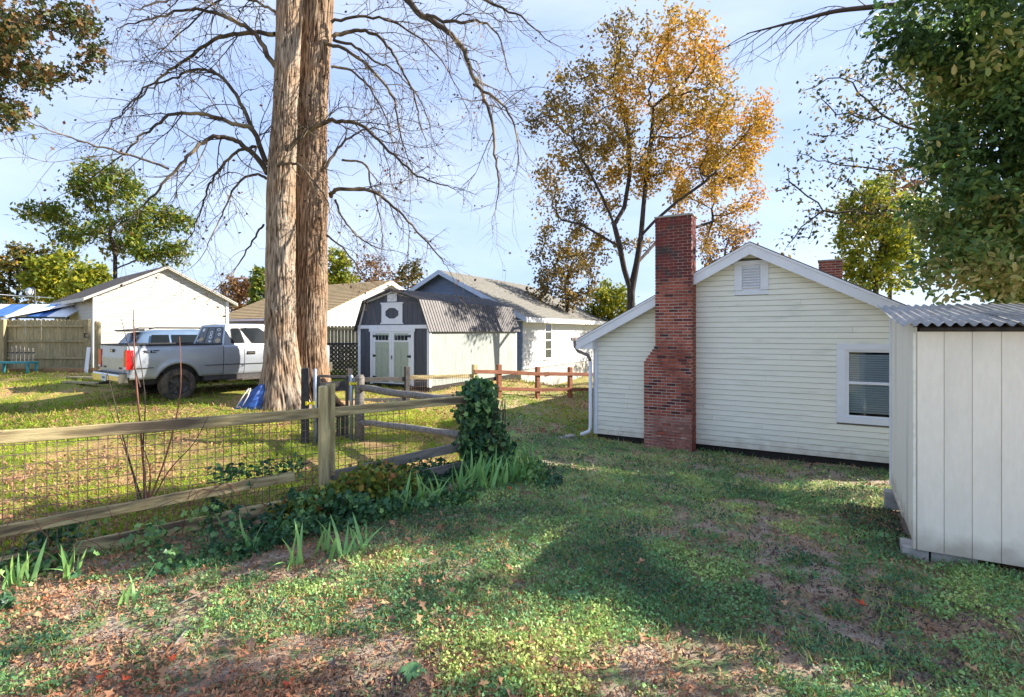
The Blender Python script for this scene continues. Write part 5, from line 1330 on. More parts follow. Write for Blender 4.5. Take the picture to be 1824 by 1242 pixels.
# ------------------------------------------------------------------ leafy trees
M['lf_orange'] = leaf_mat('orange_oak_leaves', [(0, (.15, .11, .03)), (.35, (.42, .28, .04)), (.65, (.54, .29, .04)), (1, (.52, .18, .03))], .4)
M['lf_green_yel'] = leaf_mat('yellow_green_leaves', [(0, (.08, .13, .02)), (.5, (.22, .27, .025)), (1, (.46, .40, .03))], .4)
M['lf_locust'] = leaf_mat('fine_green_leaves', [(0, (.05, .10, .02)), (.6, (.15, .22, .03)), (1, (.36, .31, .04))], .35)
M['lf_ever'] = leaf_mat('glossy_evergreen_leaves', [(0, (.04, .09, .035)), (.4, (.10, .19, .05)), (.7, (.26, .33, .08)), (1, (.64, .54, .22))], .34, .28)  # pale yellow end of the ramp paints sunlit leaf highlights
M['lf_oak'] = leaf_mat('browning_oak_leaves', [(0, (.025, .045, .014)), (.45, (.08, .10, .022)), (.75, (.13, .08, .028)), (1, (.22, .11, .035))], .3)
M['lf_brown'] = leaf_mat('brown_sparse_leaves', [(0, (.10, .055, .03)), (.6, (.22, .11, .05)), (1, (.36, .20, .05))], .35)
M['lf_sparse'] = leaf_mat('dark_and_gold_leaves', [(0, (.025, .04, .015)), (.6, (.07, .085, .02)), (.85, (.28, .20, .03)), (1, (.45, .22, .03))], .35)
M['lf_umber'] = leaf_mat('umber_and_gold_leaves', [(0, (.05, .045, .018)), (.6, (.16, .11, .03)), (1, (.34, .22, .04))], .35)
def E(px, py, Y, rx, ry, rz):   # crown lobe: bearing, depth, radii in metres
    p = P(px, py, Y); return (p.x, p.y, p.z, rx, ry, rz)
def base(px, Y): 
    x = (px-CX)/FPX*Y; return (x, Y, gz(x, Y)-.1)
# orange oak behind the cream house
ob = base(1124, 22.0)
tr = [ob]+[tuple(P(1124, y, 22)) for y in (640, 600, 560, 520)]
otint = lambda x, y, z: (x-4.9)*.055+(fbm(x*.7+8, z*.7+4, 2)-.5)*.9-.12
S_ = lambda pl, dy=0: [tuple(P(x, y, 22+dy*(k+1)/len(pl))) for k, (x, y) in enumerate(pl)]
tr = [ob]+[tuple(P(1124, y, 22)) for y in (640, 600, 560, 520)]
stems = [(4, S_([(1112, 480), (1104, 440), (1094, 400), (1075, 355), (1052, 310)], -.8)), (4, S_([(1134, 470), (1142, 420), (1146, 370), (1152, 310), (1160, 250), (1165, 190)], .5))]
stems += [(11, S_([(1165, 395), (1205, 360), (1255, 325)], -.5)), (7, S_([(1112, 370), (1122, 310), (1120, 250), (1112, 190)], 1.0)), (6, S_([(1070, 420), (1035, 400), (1000, 392)], .9)), (10, S_([(1170, 430), (1210, 415), (1270, 395)], 3.6))]
tree('orange_oak_tree', 'tall oak with thinning orange and gold leaves behind the cream house', 'tree', tr,
     [E(1160, 130, 22, 3.0, 3.0, 2.7), E(1050, 220, 22, 2.5, 2.6, 2.4), E(1270, 240, 22, 2.5, 2.6, 2.5), E(1150, 285, 22.5, 3.6, 2.8, 1.4), E(1025, 370, 23.8, 2.2, 1.3, 1.9), E(1275, 350, 25.9, 2.6, 1.3, 2.2), E(1325, 230, 22.5, 1.5, 2.0, 1.6), E(985, 320, 23, 1.2, 1.6, 1.5), E(1000, 440, 24.6, 2.0, .9, 1.5), E(1080, 430, 25, 1.4, .8, 1.1), E(1240, 420, 25.9, 2.0, .9, 1.1)],
     1500, .34, 30000, .145, M['lf_orange'], M['bark_dark'], 31, r0=.015, ex=2.25, spread=.20, aspect=.62, tint_z=otint, kill=.62, infl=3.6, bias=(0, 0, .0), thick=.05, stems=stems)
# airy green tree over the garage
gb_ = base(205, 38); tr = [gb_]+[tuple(P(205, y, 38)) for y in (560, 520, 480, 450)]
tree('green_airy_tree', 'airy green and yellow tree rising above the white garage', 'tree', tr,
     [E(190, 330, 38, 2.6, 2.6, 1.5), E(120, 390, 38, 2.8, 2.6, 1.1), E(270, 390, 38, 2.8, 2.5, 1.1), E(200, 420, 38, 4.2, 3, 1.2), E(290, 455, 38, 2.2, 2, .8)],
     420, .6, 9000, .36, M['lf_locust'], M['bark_dark'], 41, r0=.025, ex=2.2, spread=.34, aspect=.42, up=.75, kill=1.0, infl=5)
# yellow-green bushes and trees beyond the left fence
def far_tree(name, label, px, Y, topy, wpx, boty, lm_, seed, n=2600, ls=.30, natt=160, trunk_px=None):
    c = (topy+boty)/2; rx = wpx/2/FPX*Y; rz = (boty-topy)/2/FPX*Y; b0 = base(trunk_px or px, Y)
    tr = [b0]+[tuple(Vector(b0).lerp(P(px, boty-(boty-topy)*.25, Y), f)) for f in (.35, .7, 1)]
    sd = random.Random(seed); ells = [E(px, c, Y, rx*.75, rx*.7, rz*.95)]
    for _ in range(3): ells.append(E(px+sd.uniform(-.33, .33)*wpx, c+sd.uniform(-.25, .35)*(boty-topy), Y+sd.uniform(-.3, .3)*rx, rx*.45, rx*.4, rz*.45))
    return tree(name, label, 'tree', tr, ells, natt, max(.35, rx*.14), n, ls, lm_, M['bark_dark'], seed, r0=.02, ex=2.2, spread=rx*.09, aspect=.6, kill=rx*.2, infl=rx*1.6)
far_tree('yellow_green_tree', 'bright yellow-green bushy tree left of the garage roof', 105, 34, 440, 130, 555, M['lf_green_yel'], 51, 4200, .26)
far_tree('olive_tree', 'olive-brown bushy tree at the left edge above the canopy', 30, 42, 430, 130, 560, M['lf_sparse'], 52, 3600, .32)
far_tree('lime_bush_tree', 'low lime-green tree peeking over the left side of garage roof', 165, 31, 470, 90, 560, M['lf_green_yel'], 53, 2600, .24)
far_tree('brown_round_tree', 'small rounded brown tree between the garage and the big trunk', 425, 60, 486, 85, 560, M['lf_brown'], 54, 2200, .34)
far_tree('green_conifer_tree', 'dark green tree just left of the big trunk in the distance', 463, 55, 470, 46, 560, M['lf_locust'], 55, 2200, .34)
far_tree('gold_green_tree', 'gold-green tree just right of the big trunk above the tan roof', 600, 52, 440, 70, 545, M['lf_green_yel'], 56, 2800, .34)
far_tree('brown_bare_tree', 'brown half-bare tree above the tan roof beside the gold-green tree', 665, 58, 448, 95, 545, M['lf_brown'], 57, 1300, .34)
far_tree('russet_tree', 'russet half-bare tree above the barn shed roof', 728, 60, 462, 80, 545, M['lf_sparse'], 58, 1500, .34)
far_tree('dark_leaf_tree', 'dark-leaved tree below the orange oak left of its trunk', 1010, 30, 420, 160, 560, M['lf_umber'], 59, 3000, .2)
far_tree('gold_shrub_tree', 'low golden shrub below the orange oak beside the grey roof', 1085, 34, 500, 110, 580, M['lf_green_yel'], 60, 3000, .22)
far_tree('yellow_tree', 'yellow-green tree glowing behind the cream house roof at right', 1560, 24, 300, 190, 560, M['lf_green_yel'], 61, 7500, .20, 260)
far_tree('rust_tree', 'rust-tinged tree above the yellow tree at right', 1585, 30, 290, 150, 470, M['lf_brown'], 62, 2000, .22)
far_tree('thin_brown_tree', 'thin brown-leaved tree behind the cream house left of gable peak', 1290, 33, 380, 150, 520, M['lf_brown'], 64, 1500, .2)
# sparse tree right of the house: fans of dark leaves against the sky
sb0 = base(1790, 13.2); tr = [sb0]+[tuple(P(1790-10*i, 560-60*i, 13.2)) for i in range(5)]
tree('sparse_tree', 'sparse tree with fans of dark and gold leaves right of the house roof', 'tree', tr,
     [E(1600, 230, 13.2, 2.3, 2.4, 1.9), E(1510, 340, 13.0, 1.9, 2.0, 1.6), E(1500, 180, 13, 1.2, 1.6, .9), E(1660, 90, 13.4, 2.2, 2.4, 1.6), E(1440, 440, 13, .9, 1.0, .6), E(1850, 90, 14, 2.4, 2.2, 1.8)],
     520, .30, 4600, .115, M['lf_sparse'], M['bark_dark'], 71, r0=.011, ex=2.3, spread=.16, aspect=.5, kill=.62, infl=3.4, bias=(-.04, 0, 0))
# dense evergreen over the shed
eb = (9.3, 8.6, gz(9.3, 8.6)-.1); tr = [eb, (9.3, 8.6, 1.2), (9.25, 8.6, 2.2), (9.2, 8.6, 3.3)]
etint = lambda x, y, z: (fbm(x*1.3+3, z*1.3+9, 2)-.5)*1.1+.10
tree('evergreen_tree', 'dense dark evergreen tree hanging over the corrugated shed roof', 'tree', tr,
     [E(1790, 330, 8.6, 1.5, 1.8, 1.5), E(1735, 470, 8.4, 1.0, 1.4, .75), E(1820, 140, 8.8, 1.7, 1.8, 1.6), E(1760, 60, 8.6, 1.1, 1.6, 1.2), E(1880, 380, 8.8, 1.2, 1.6, 1.5), E(1670, 5, 8.2, .8, 1.3, .5), E(1830, 490, 8.2, 1.4, 1.2, .6), E(1655, 510, 8.2, .4, .6, .25)],
     760, .25, 36000, .125, M['lf_ever'], M['bark_dark'], 81, r0=.008, ex=2.4, spread=.17, aspect=.52, templ=T_LEAF, tint_z=etint, kill=.5, infl=2.6, up=.45)
# its long bare limb reaching left along the top of the picture
eb2 = MB(); tps = []
pl = [(1700,-40),(1620,4),(1560,12),(1490,20),(1430,35),(1380,48),(1330,60)]
cv = catmull([P(x, y, 9.2+.15*i)-Vector((0, 0, 0)) for i, (x, y) in enumerate(pl)]); k = len(cv)
bl = empty('overhanging_limb', tuple(cv[0]), 0, 'bare dark limb reaching in from the upper right corner', 'branch')
off = cv[0].copy(); cv = [p-off for p in cv]; rad = [.055*(1-i/(k-1))**.8+.007 for i in range(k)]; eb2.tube(cv, rad, 7, False)
for i in range(5, k, 2):
    d = (cv[i]-cv[i-1]).normalized(); side = d.cross(Vector((rr_.gauss(0, .3), 1, rr_.gauss(0, .3)))).normalized()*(1 if rr_.random() < .65 else -1)
    if side.z > 0 and rr_.random() < .6: side = -side
    twig_from(eb2, tps, cv[i], d*1.1+side*.6, rr_.uniform(.5, 1.3), .011, 2, rr_)
eb2.build('limb', M['twig'], bl, True)
# shade tree outside the picture at right, between the sun and the lawn: leaves in bunches with wide gaps
sb1 = (9.4, 4.6, gz(9.4, 4.6)-.1); tr = [sb1, (9.4, 4.6, 1.5), (9.3, 4.6, 3.0)]
s_ells = [(8.6, 4.8, 4.6, 1.5, 1.9, 1.5), (9.0, 3.6, 6.2, 1.7, 1.7, 1.5), (9.2, 5.8, 6.6, 1.6, 1.7, 1.5), (9.4, 4.6, 8.6, 1.5, 2.0, 1.2), (8.4, 2.6, 4.4, 1.2, 1.2, 1.2)]
sr_, s_nodes, s_rad = tree('shade_tree', 'leafy tree beyond the right edge whose bunched leaves dapple the lawn', 'tree', tr, s_ells, 150, .45, 0, .2, M['lf_ever'], M['bark_dark'], 91, r0=.012, ex=2.3, kill=.8, infl=4)
r_ = np.random.default_rng(92); cc = in_ellipsoids(s_ells, 38, 93); lp_ = (cc[:, None]+r_.normal(0, .20, (len(cc), 70, 3))).reshape(-1, 3)-np.array(sb1)
link('crown', leaves('crown', lp_, .15, .6, M['lf_ever'], T_LEAF, .4, 94), sr_)
# browning oak hanging in at the upper left
ob2 = (-11.4, 8.6, gz(-11.4, 8.6)-.1); tr = [ob2, (-11.4, 8.6, 2.0), (-11.2, 8.6, 4.2)]
tree('browning_oak_tree', 'browning oak boughs hanging into the upper left corner', 'tree', tr,
     [E(70, 70, 8.6, 1.0, 1.2, .75), E(140, 60, 8.6, .55, .8, .5), E(100, 140, 8.4, .55, .7, .35), E(-60, 100, 8.6, 1.3, 1.4, 1.2), E(20, 235, 8.4, .32, .5, .25), E(150, 20, 8.8, .5, .7, .4), E(-180, -60, 8.6, 1.6, 1.6, 1.6), E(160, 115, 8.4, .3, .5, .25)],
     460, .20, 11500, .115, M['lf_oak'], M['branch'], 101, r0=.006, ex=2.3, spread=.11, aspect=.75, templ=T_OAK, kill=.4, infl=2.6)
# ------------------------------------------------------------------ lawn, weeds, leaf litter
M['lf_grass'] = leaf_mat('grass_blades', [(0, (.15, .26, .08)), (.45, (.29, .44, .12)), (.75, (.46, .55, .14)), (1, (.66, .60, .32))], .3, .6)
M['lf_lawn'] = leaf_mat('sunny_lawn_blades', [(0, (.14, .26, .02)), (.5, (.30, .42, .025)), (.8, (.48, .48, .04)), (1, (.58, .40, .12))], .3, .6)
M['lf_weed'] = leaf_mat('clover_leaves', [(0, (.05, .14, .07)), (.5, (.18, .37, .14)), (.85, (.33, .52, .17)), (1, (.48, .58, .17))], .25, .5)
M['lf_litter'] = leaf_mat('dry_leaf_litter', [(0, (.06, .05, .047)), (.3, (.18, .125, .10)), (.6, (.36, .18, .10)), (.88, (.54, .30, .16)), (1, (.55, .09, .035))], .12, .8)
M['lf_straw'] = leaf_mat('dead_grass', [(0, (.20, .15, .10)), (1, (.42, .33, .20))], .2, .8)
M['lf_iris'] = leaf_mat('iris_leaves', [(0, (.14, .36, .15)), (1, (.34, .56, .15))], .25, .45)
M['lf_ivy'] = leaf_mat('ivy_leaves', [(0, (.022, .07, .04)), (.55, (.06, .16, .065)), (1, (.28, .45, .13))], .25, .4)
M['lf_vine'] = leaf_mat('yellowing_vine_leaves', [(0, (.06, .13, .025)), (.5, (.20, .26, .04)), (.85, (.42, .36, .06)), (1, (.40, .13, .05))], .3, .5)

def scatter(n, y0, y1, seed, xk=1.02):
    """points spread evenly over the picture: denser near the camera"""
    r_ = np.random.default_rng(seed); Y = y0*(y1/y0)**(r_.random(n)**1.0); X = (r_.random(n)*2-1)*xk*Y
    return X, Y
def inside_building(x, y):
    def loc(ox, oy, a): c, s = math.cos(a), math.sin(a); return (x-ox)*c+(y-oy)*s, -(x-ox)*s+(y-oy)*c
    u, v = loc(HX, HYY, HR); m = (u > -.05) & (u < 7.2) & (v > -.02) & (v < 10); m |= (u > 1.3) & (u < 2.42) & (v > -.5) & (v < .1)
    u, v = loc(SX, SY, HR); m |= (u > -.02) & (u < 3.2) & (v > 0.0) & (v < 2.6)
    u, v = loc(bx, by, BR); m |= (u > 0) & (u < 3) & (v > 0) & (v < 6.1)
    return m
def side_far(x, y): return lawn_mask(x, y) > .45
def stuff(name, me, label, cat):
    o = link(name, me); return tag(o, label, cat, kind='stuff')

# lawn this side of the fence: tufts of grass and mats of clover with bare soil between
X, Y = scatter(560000, 2.1, 15.5, 11); keep = ~inside_building(X, Y) & ~side_far(X, Y)
X, Y = X[keep], Y[keep]
grow = fbm(X*.9+3, Y*.9+7, 4); fine_ = fbm(X*5+1, Y*5+2, 3); bed = np.clip((X+.42*(Y-3)+.3)/1.8, -1.3, 1)   # thinner towards the leaf-strewn left
dens = (grow-.47)*4.2+(fine_-.46)*3.4+bed*.55+.08
r_ = np.random.default_rng(12); k = r_.random(len(X)) < np.clip(dens, 0.015, 1)
gx_, gy_ = X[k], Y[k]; sel = r_.random(len(gx_)); 
g1 = sel < .58; x1, y1 = gx_[g1], gy_[g1]; p = np.stack([x1, y1, ground_z(x1, y1)-.004], 1)
ti = np.clip(.20+.5*r_.random(len(x1))+(fbm(x1*1.4+40, y1*1.4, 3)-.5)*2.0, 0, 1)
stuff('lawn_grass', leaves('lawn_grass', p, .045+.0042*y1, .11, M['lf_grass'], T_BLADE, .1, 13, .7, ti, hup=.5), 'thin green grass tufts on the near lawn', 'grass')
g2 = ~g1; x2, y2 = gx_[g2], gy_[g2]; p = np.stack([x2, y2, ground_z(x2, y2)+.012+r_.random(len(x2))*.045], 1)
ti = np.clip(.22+.4*r_.random(len(x2))+(fbm(x2*1.7+20, y2*1.7, 3)-.5)*2.4, 0, 1)
stuff('clover', leaves('clover', p, .0145+.0022*y2, .75, M['lf_weed'], T_DIAMOND, .62, 14, .45, ti), 'mats of low clover and weeds on the near lawn', 'weeds')
# straw and dead leaves on the bare places
X, Y = scatter(190000, 2.1, 14, 15); keep = ~inside_building(X, Y) & ~side_far(X, Y); X, Y = X[keep], Y[keep]
left = np.clip(1.0-(X+.42*(Y-3)+.3)/1.6, 0, 1); d = .34+.8*left*(fbm(X*1.3+9, Y*1.3+5, 3) > .40)+.25*(fbm(X*2.1+19, Y*2.1+3, 3) > .58)
r_ = np.random.default_rng(16); k = r_.random(len(X)) < np.clip(d, 0, 1)*.8; X, Y = X[k], Y[k]
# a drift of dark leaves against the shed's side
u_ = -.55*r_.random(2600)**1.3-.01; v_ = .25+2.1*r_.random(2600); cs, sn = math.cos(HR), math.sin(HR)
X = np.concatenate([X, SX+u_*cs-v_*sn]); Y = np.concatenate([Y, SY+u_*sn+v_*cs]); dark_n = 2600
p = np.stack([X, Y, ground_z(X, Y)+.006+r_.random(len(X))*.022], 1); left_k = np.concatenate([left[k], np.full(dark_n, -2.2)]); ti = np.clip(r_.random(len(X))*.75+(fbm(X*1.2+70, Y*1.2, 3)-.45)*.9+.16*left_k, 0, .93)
stuff('leaf_litter', leaves('leaf_litter', p, .022+.0022*Y, .5, M['lf_litter'], T_LEAF, .72, 17, .5, ti), 'dry brown leaf litter over the near ground', 'leaves')
X, Y = scatter(46000, 2.1, 12, 18); keep = ~inside_building(X, Y) & ~side_far(X, Y); X, Y = X[keep], Y[keep]; k = fbm(X*1.7+33, Y*1.7+3, 3) > .47; X, Y = X[k], Y[k]
p = np.stack([X, Y, ground_z(X, Y)+.004], 1); stuff('dead_grass', leaves('dead_grass', p, .05+.004*Y, .05, M['lf_straw'], T_BLADE, .3, 19, .4, hup=.16), 'pale dead grass stems lying on the near ground', 'grass')
X, Y = scatter(5200, 2.1, 8, 27); keep = ~inside_building(X, Y) & ~side_far(X, Y) & ((X+.42*(Y-3)+.3) < 1.2); X, Y = X[keep], Y[keep]; r_ = np.random.default_rng(28)
k = r_.random(len(X)) < np.clip((fbm(X*1.5+61, Y*1.5+5, 3)-.40)*4, .05, 1); X, Y = X[k], Y[k]
p = np.stack([X, Y, ground_z(X, Y)+.015+r_.random(len(X))*.02], 1); stuff('oak_leaf_litter', leaves('oak_leaf_litter', p, .055+.004*Y, .75, M['lf_litter'], T_OAK, .75, 29, .4, np.clip(.25+.65*r_.random(len(X)), 0, .92)), 'larger fallen oak leaves strewn over the left foreground', 'leaves')
# sunny lawn beyond the fence
X, Y = scatter(300000, 5.0, 24, 21, 1.02); keep = (side_far(X, Y) | ((Y > 13) & (X < 4))) & ~inside_building(X, Y); X, Y = X[keep], Y[keep]
road = np.hypot((X+9)/6, (Y-14.6)/1.6) < 1
d = np.clip((fbm(X*.45+5, Y*.45+2, 3)-.33)*4+(fbm(X*3, Y*3, 2)-.5)*1.5, .08, 1)*np.where(road, .15, 1)
r_ = np.random.default_rng(22); k = r_.random(len(X)) < d; X, Y = X[k], Y[k]
p = np.stack([X, Y, ground_z(X, Y)-.004], 1); ti = np.clip(r_.random(len(X))*.55+(fbm(X*.8+11, Y*.8, 3)-.35)*.9, 0, 1)
stuff('far_lawn_grass', leaves('far_lawn_grass', p, .038+.0046*Y, .17, M['lf_lawn'], T_BLADE, .1, 23, .5, ti, hup=.5), 'sunlit yellow-green lawn grass beyond the rail fence', 'grass')
X, Y = scatter(110000, 5.0, 22, 24, 1.02); keep = (side_far(X, Y) | ((Y > 13) & (X < 4))) & ~inside_building(X, Y); X, Y = X[keep], Y[keep]
k = r_.random(len(X)) < np.clip((fbm(X*.6+50, Y*.6+8, 3)-.37)*4, .04, .95); X, Y = X[k], Y[k]
p = np.stack([X, Y, ground_z(X, Y)+.012], 1); ti = np.clip(.35+.55*r_.random(len(X)), 0, .92)
stuff('far_leaf_litter', leaves('far_leaf_litter', p, .03+.0022*Y, .5, M['lf_litter'], T_LEAF, .72, 25, .5, ti), 'brown leaves scattered on the sunny lawn beyond the fence', 'leaves')

# ------------------------------------------------------------------ ivy-covered fence post
iv = empty('ivy_clump', (FB.x+.12, FB.y, gz(FB.x, FB.y)), 0, 'dark ivy covering the fence corner post like a shaggy column', 'ivy')
r_ = np.random.default_rng(33); n = 3000; h = r_.random(n)**.85; a = r_.random(n)*2*np.pi
prof = np.interp(h, [0, .15, .45, .75, .92, 1], [.40, .36, .29, .25, .20, .07]); rad = prof*(.55+.5*r_.random(n)**.5)*(1+.22*np.sin(a*3+h*7)+.14*np.sin(a*5-h*13))
pts = np.stack([rad*np.cos(a)+.05*np.sin(h*6), rad*np.sin(a), h*1.42+.02], 1)
link('leaves', leaves('leaves', pts, .078, .95, M['lf_ivy'], T_IVY, .15, 34, .5, heading=np.stack([np.cos(a)*.4, np.sin(a)*.4, -np.ones(n)*.8], 1)), iv)
inn = MB(); inn.lathe([(.20, -.1), (.20, .3), (.17, .8), (.13, 1.15), (.02, 1.3)], 12); inn.build('shade_core', M['dark'], iv)  # near-black solid standing in for the shade inside the ivy
st_ = MB()
for i in range(16):
    a0 = rr_.uniform(0, 6.28); r0 = rr_.uniform(.2, .38); st_.tube([(r0*math.cos(a0+k*.2), r0*math.sin(a0+k*.2), .1+k*.26) for k in range(5)], .006, 4, False)
tag(st_.build('stems', M['twig'], iv), kind='stuff')

shoots = []
for i in range(26):
    a0 = rr_.uniform(0, 6.28); h0 = rr_.uniform(.3, 1.35); r0 = float(np.interp(h0/1.42, [0, .45, .75, 1], [.38, .30, .26, .12])); p0 = Vector((r0*math.cos(a0), r0*math.sin(a0), h0)); l_ = rr_.uniform(.10, .32); up_ = rr_.uniform(-.9, .7)
    pt_ = [p0, p0+Vector((math.cos(a0)*l_*.5, math.sin(a0)*l_*.5, l_*.4*up_+.03)), p0+Vector((math.cos(a0)*l_*.85, math.sin(a0)*l_*.85, l_*up_))]
    MB().tube(pt_, [.004, .003, .002], 4, False).build('shoot', M['stem_red'], iv)
    for f_ in np.linspace(.15, 1, 6): shoots.append(tuple(pt_[0].lerp(pt_[2], float(f_))))
link('shoot_leaves', leaves('shoot_leaves', np.array(shoots)+np.random.default_rng(35).normal(0, .02, (len(shoots), 3)), .06, .9, M['lf_ivy'], T_IVY, .3, 36, .5), iv)

# ------------------------------------------------------------------ plants along the foot of the fence
def strip(n, s0, s1, d0, d1, seed):
    """points along the fence: s metres along, d metres towards the camera"""
    r_ = np.random.default_rng(seed); s = s0+(s1-s0)*r_.random(n); d = d0+(d1-d0)*r_.random(n)
    return FA.x+fd.x*s+fn.x*d, FA.y+fd.y*s+fn.y*d, r_
x, y, r_ = strip(20000, -.6, 6.3, -.35, 1.25, 41); k = (fbm(x*1.6+2, y*1.6+3, 3)-.40)*5 > r_.random(len(x)); x, y = x[k], y[k]
hgt = np.clip((fbm(x*2.2+20, y*2.2, 3)-.28)*1.0, .03, .42); p = np.stack([x, y, ground_z(x, y)+hgt*r_.random(len(x))], 1)
ti = np.clip(r_.random(len(x))*.6+(fbm(x*1.3+9, y*1.3, 3)-.45)*1.9+.15, 0, 1)
stuff('vine_ground_cover', leaves('vine_ground_cover', p, .055, .9, M['lf_ivy'], T_IVY, .45, 42, .55, ti), 'ivy and vinca ground cover along the foot of the rail fence', 'ground cover')
x, y, r_ = strip(2600, 2.5, 4.3, .05, .75, 43); k = (fbm(x*2+7, y*2+3, 3)-.36)*4 > r_.random(len(x)); x, y = x[k], y[k]
p = np.stack([x, y, ground_z(x, y)+.08+.42*r_.random(len(x))**1.3*np.clip(1-abs(x+1.9)/1.4, .2, 1)], 1)
sh = empty('yellowing_shrub', (-1.9, 7.0, gz(-1.9, 7.0)), 0, 'low yellow-green leafy shrub at the foot of the fence post', 'shrub')
link('leaves', leaves('leaves', p-np.array(sh.location), .075, .8, M['lf_vine'], T_LEAF, .45, 44, .4), sh)
stm = MB()
for i in range(34):
    j = rr_.randrange(len(p)); q = Vector(p[j])-sh.location; b0 = Vector((q.x+rr_.uniform(-.15, .15), q.y+rr_.uniform(-.1, .1), -.02)); stm.tube([b0, b0.lerp(q, .5)+Vector((.03, 0, .05)), q], .004, 3, False)
tag(stm.build('stems', M['stem_red'], sh), kind='stuff')
# iris clumps: each sword leaf a part
def blade_mesh(l, w, bend, k=6):
    vs = []; fs = []
    for i in range(k+1):
        f = i/k; ww = w*(1-f**2.2)*.5+.0006; z = l*f*(1-.15*bend*f); yb = bend*l*f*f*.55
        vs += [(-ww, yb, z), (0, yb-.18*ww, z), (ww, yb, z)]
    for i in range(k):
        for j in range(2): fs.append((i*3+j, i*3+j+1, (i+1)*3+j+1, (i+1)*3+j))
    me = MB().add(vs, fs).mesh('leaf', M['lf_iris'], True)
    at = me.attributes.new('tint', 'FLOAT', 'FACE'); at.data.foreach_set('value', [random.uniform(.1, .95)]*len(me.polygons)); return me
bl_ = [blade_mesh(l, w, b_) for (l, w, b_) in ((.34, .034, .3), (.30, .030, .8), (.40, .036, .55), (.26, .030, 1.4), (.32, .032, .15), (.22, .028, 1.0))]
def iris(x, y, n, s, label, group, seed):
    q = random.Random(seed); z = gz(x, y)
    o = empty('iris_plant', (x, y, z-.01), q.uniform(0, 6.28), label, 'iris', group)
    for i in range(n):
        a = q.uniform(0, 6.28); d = q.uniform(0, .09)*s
        link('leaf', bl_[q.randrange(6)], o, (d*math.cos(a), d*math.sin(a), 0), (q.uniform(-.38, .38), q.uniform(-.38, .38), a), (s*q.uniform(.8, 1.2),)*3)
def gp(px, py, zrel=-2.25):
    Y = zrel*FPX/(HY-py)
    for _ in range(4):
        Y = (gz((px-CX)/FPX*Y, Y)-EYE)*FPX/(HY-py); Y = min(max(Y, 1.5), 30)
    return (px-CX)/FPX*Y, Y
ORD = ['leftmost', 'second', 'third', 'fourth', 'fifth', 'sixth', 'seventh', 'eighth', 'ninth', 'tenth', 'rightmost']
def ordn(lst):
    xs = sorted(q_[0] for q_ in lst); n = len(lst)
    return {q_: ('rightmost' if xs.index(q_[0]) == n-1 else 'leftmost' if xs.index(q_[0]) == 0 else ORD[xs.index(q_[0])]+'-from-left') for q_ in lst}
k = 0
L_ = ((835, 870), (862, 872), (890, 866), (912, 862), (935, 858), (950, 850), (925, 842), (900, 848), (870, 852), (848, 858), (815, 878)); on = ordn(L_)
for (px, py) in L_:
    X_, Y_ = gp(px, py); iris(X_, Y_, 13, 1.3, on[(px, py)]+' clump of upright iris leaves in the bed below the ivy column', 'iris row below the ivy', 300+k); k += 1
L_ = ((700, 908), (728, 915), (752, 900), (775, 893)); on = ordn(L_)
for (px, py) in L_:
    X_, Y_ = gp(px, py); iris(X_, Y_, 11, 1.2, on[(px, py)]+' of four iris clumps just right of the yellowing shrub', 'iris clumps right of the shrub', 300+k); k += 1
L_ = ((420, 960), (450, 985), (520, 1010), (575, 985), (600, 1000), (640, 985)); on = ordn(L_)
for (px, py) in L_:
    X_, Y_ = gp(px, py); iris(X_, Y_, 8, 1.05, on[(px, py)]+' of six small iris clumps among the ivy below the fence post', 'iris clumps among the ivy', 300+k); k += 1
L_ = ((15, 1050), (40, 1040), (115, 1010), (125, 1035), (350, 940)); on = ordn(L_)
for (px, py) in L_:
    X_, Y_ = gp(px, py); iris(X_, Y_, 8, 1.0, on[(px, py)]+' of five iris clumps along the fence at far left', 'sunlit iris clumps at left', 300+k); k += 1
X_, Y_ = gp(228, 1078); iris(X_, Y_, 6, .85, 'single broad iris clump standing alone in dark leaf litter', None, 300+k)
# bare suckers growing through the fence at left
sp_ = empty('bare_sapling', (*[FA.x+fd.x*1.35, FA.y+fd.y*1.35], 0), 0, 'thin bare sapling stems rising through the rail fence at left', 'sapling')
sbx, sby = FA.x+fd.x*1.35+fn.x*.08, FA.y+fd.y*1.35+fn.y*.08; sp_.location = (sbx, sby, gz(sbx, sby)); O = Vector(sp_.location)
for (pl, r0) in (([(262,905),(250,760),(240,640),(238,552)], .011), ([(258,905),(255,800),(258,700),(237,570)], .008), ([(255,900),(225,800),(205,720),(190,660)], .008), ([(262,900),(290,830),(310,760),(322,690),(320,600)], .009),
                 ([(265,905),(300,840),(345,790),(372,740)], .007), ([(250,905),(235,840),(215,780),(180,690)], .006), ([(250,690),(230,620),(215,565)], .006), ([(262,900),(268,840),(252,790)], .01)):
    Yb = O.y; cv = catmull([P(x_, y_, Yb+.05*i)-O for i, (x_, y_) in enumerate(pl)], 4); kk = len(cv)
    MB().tube(cv, [1.35*r0*(1-.7*i/(kk-1)) for i in range(kk)], 5, False).build('stem', M['twig'] if r0 < .009 else M['stem_red'], sp_, True)
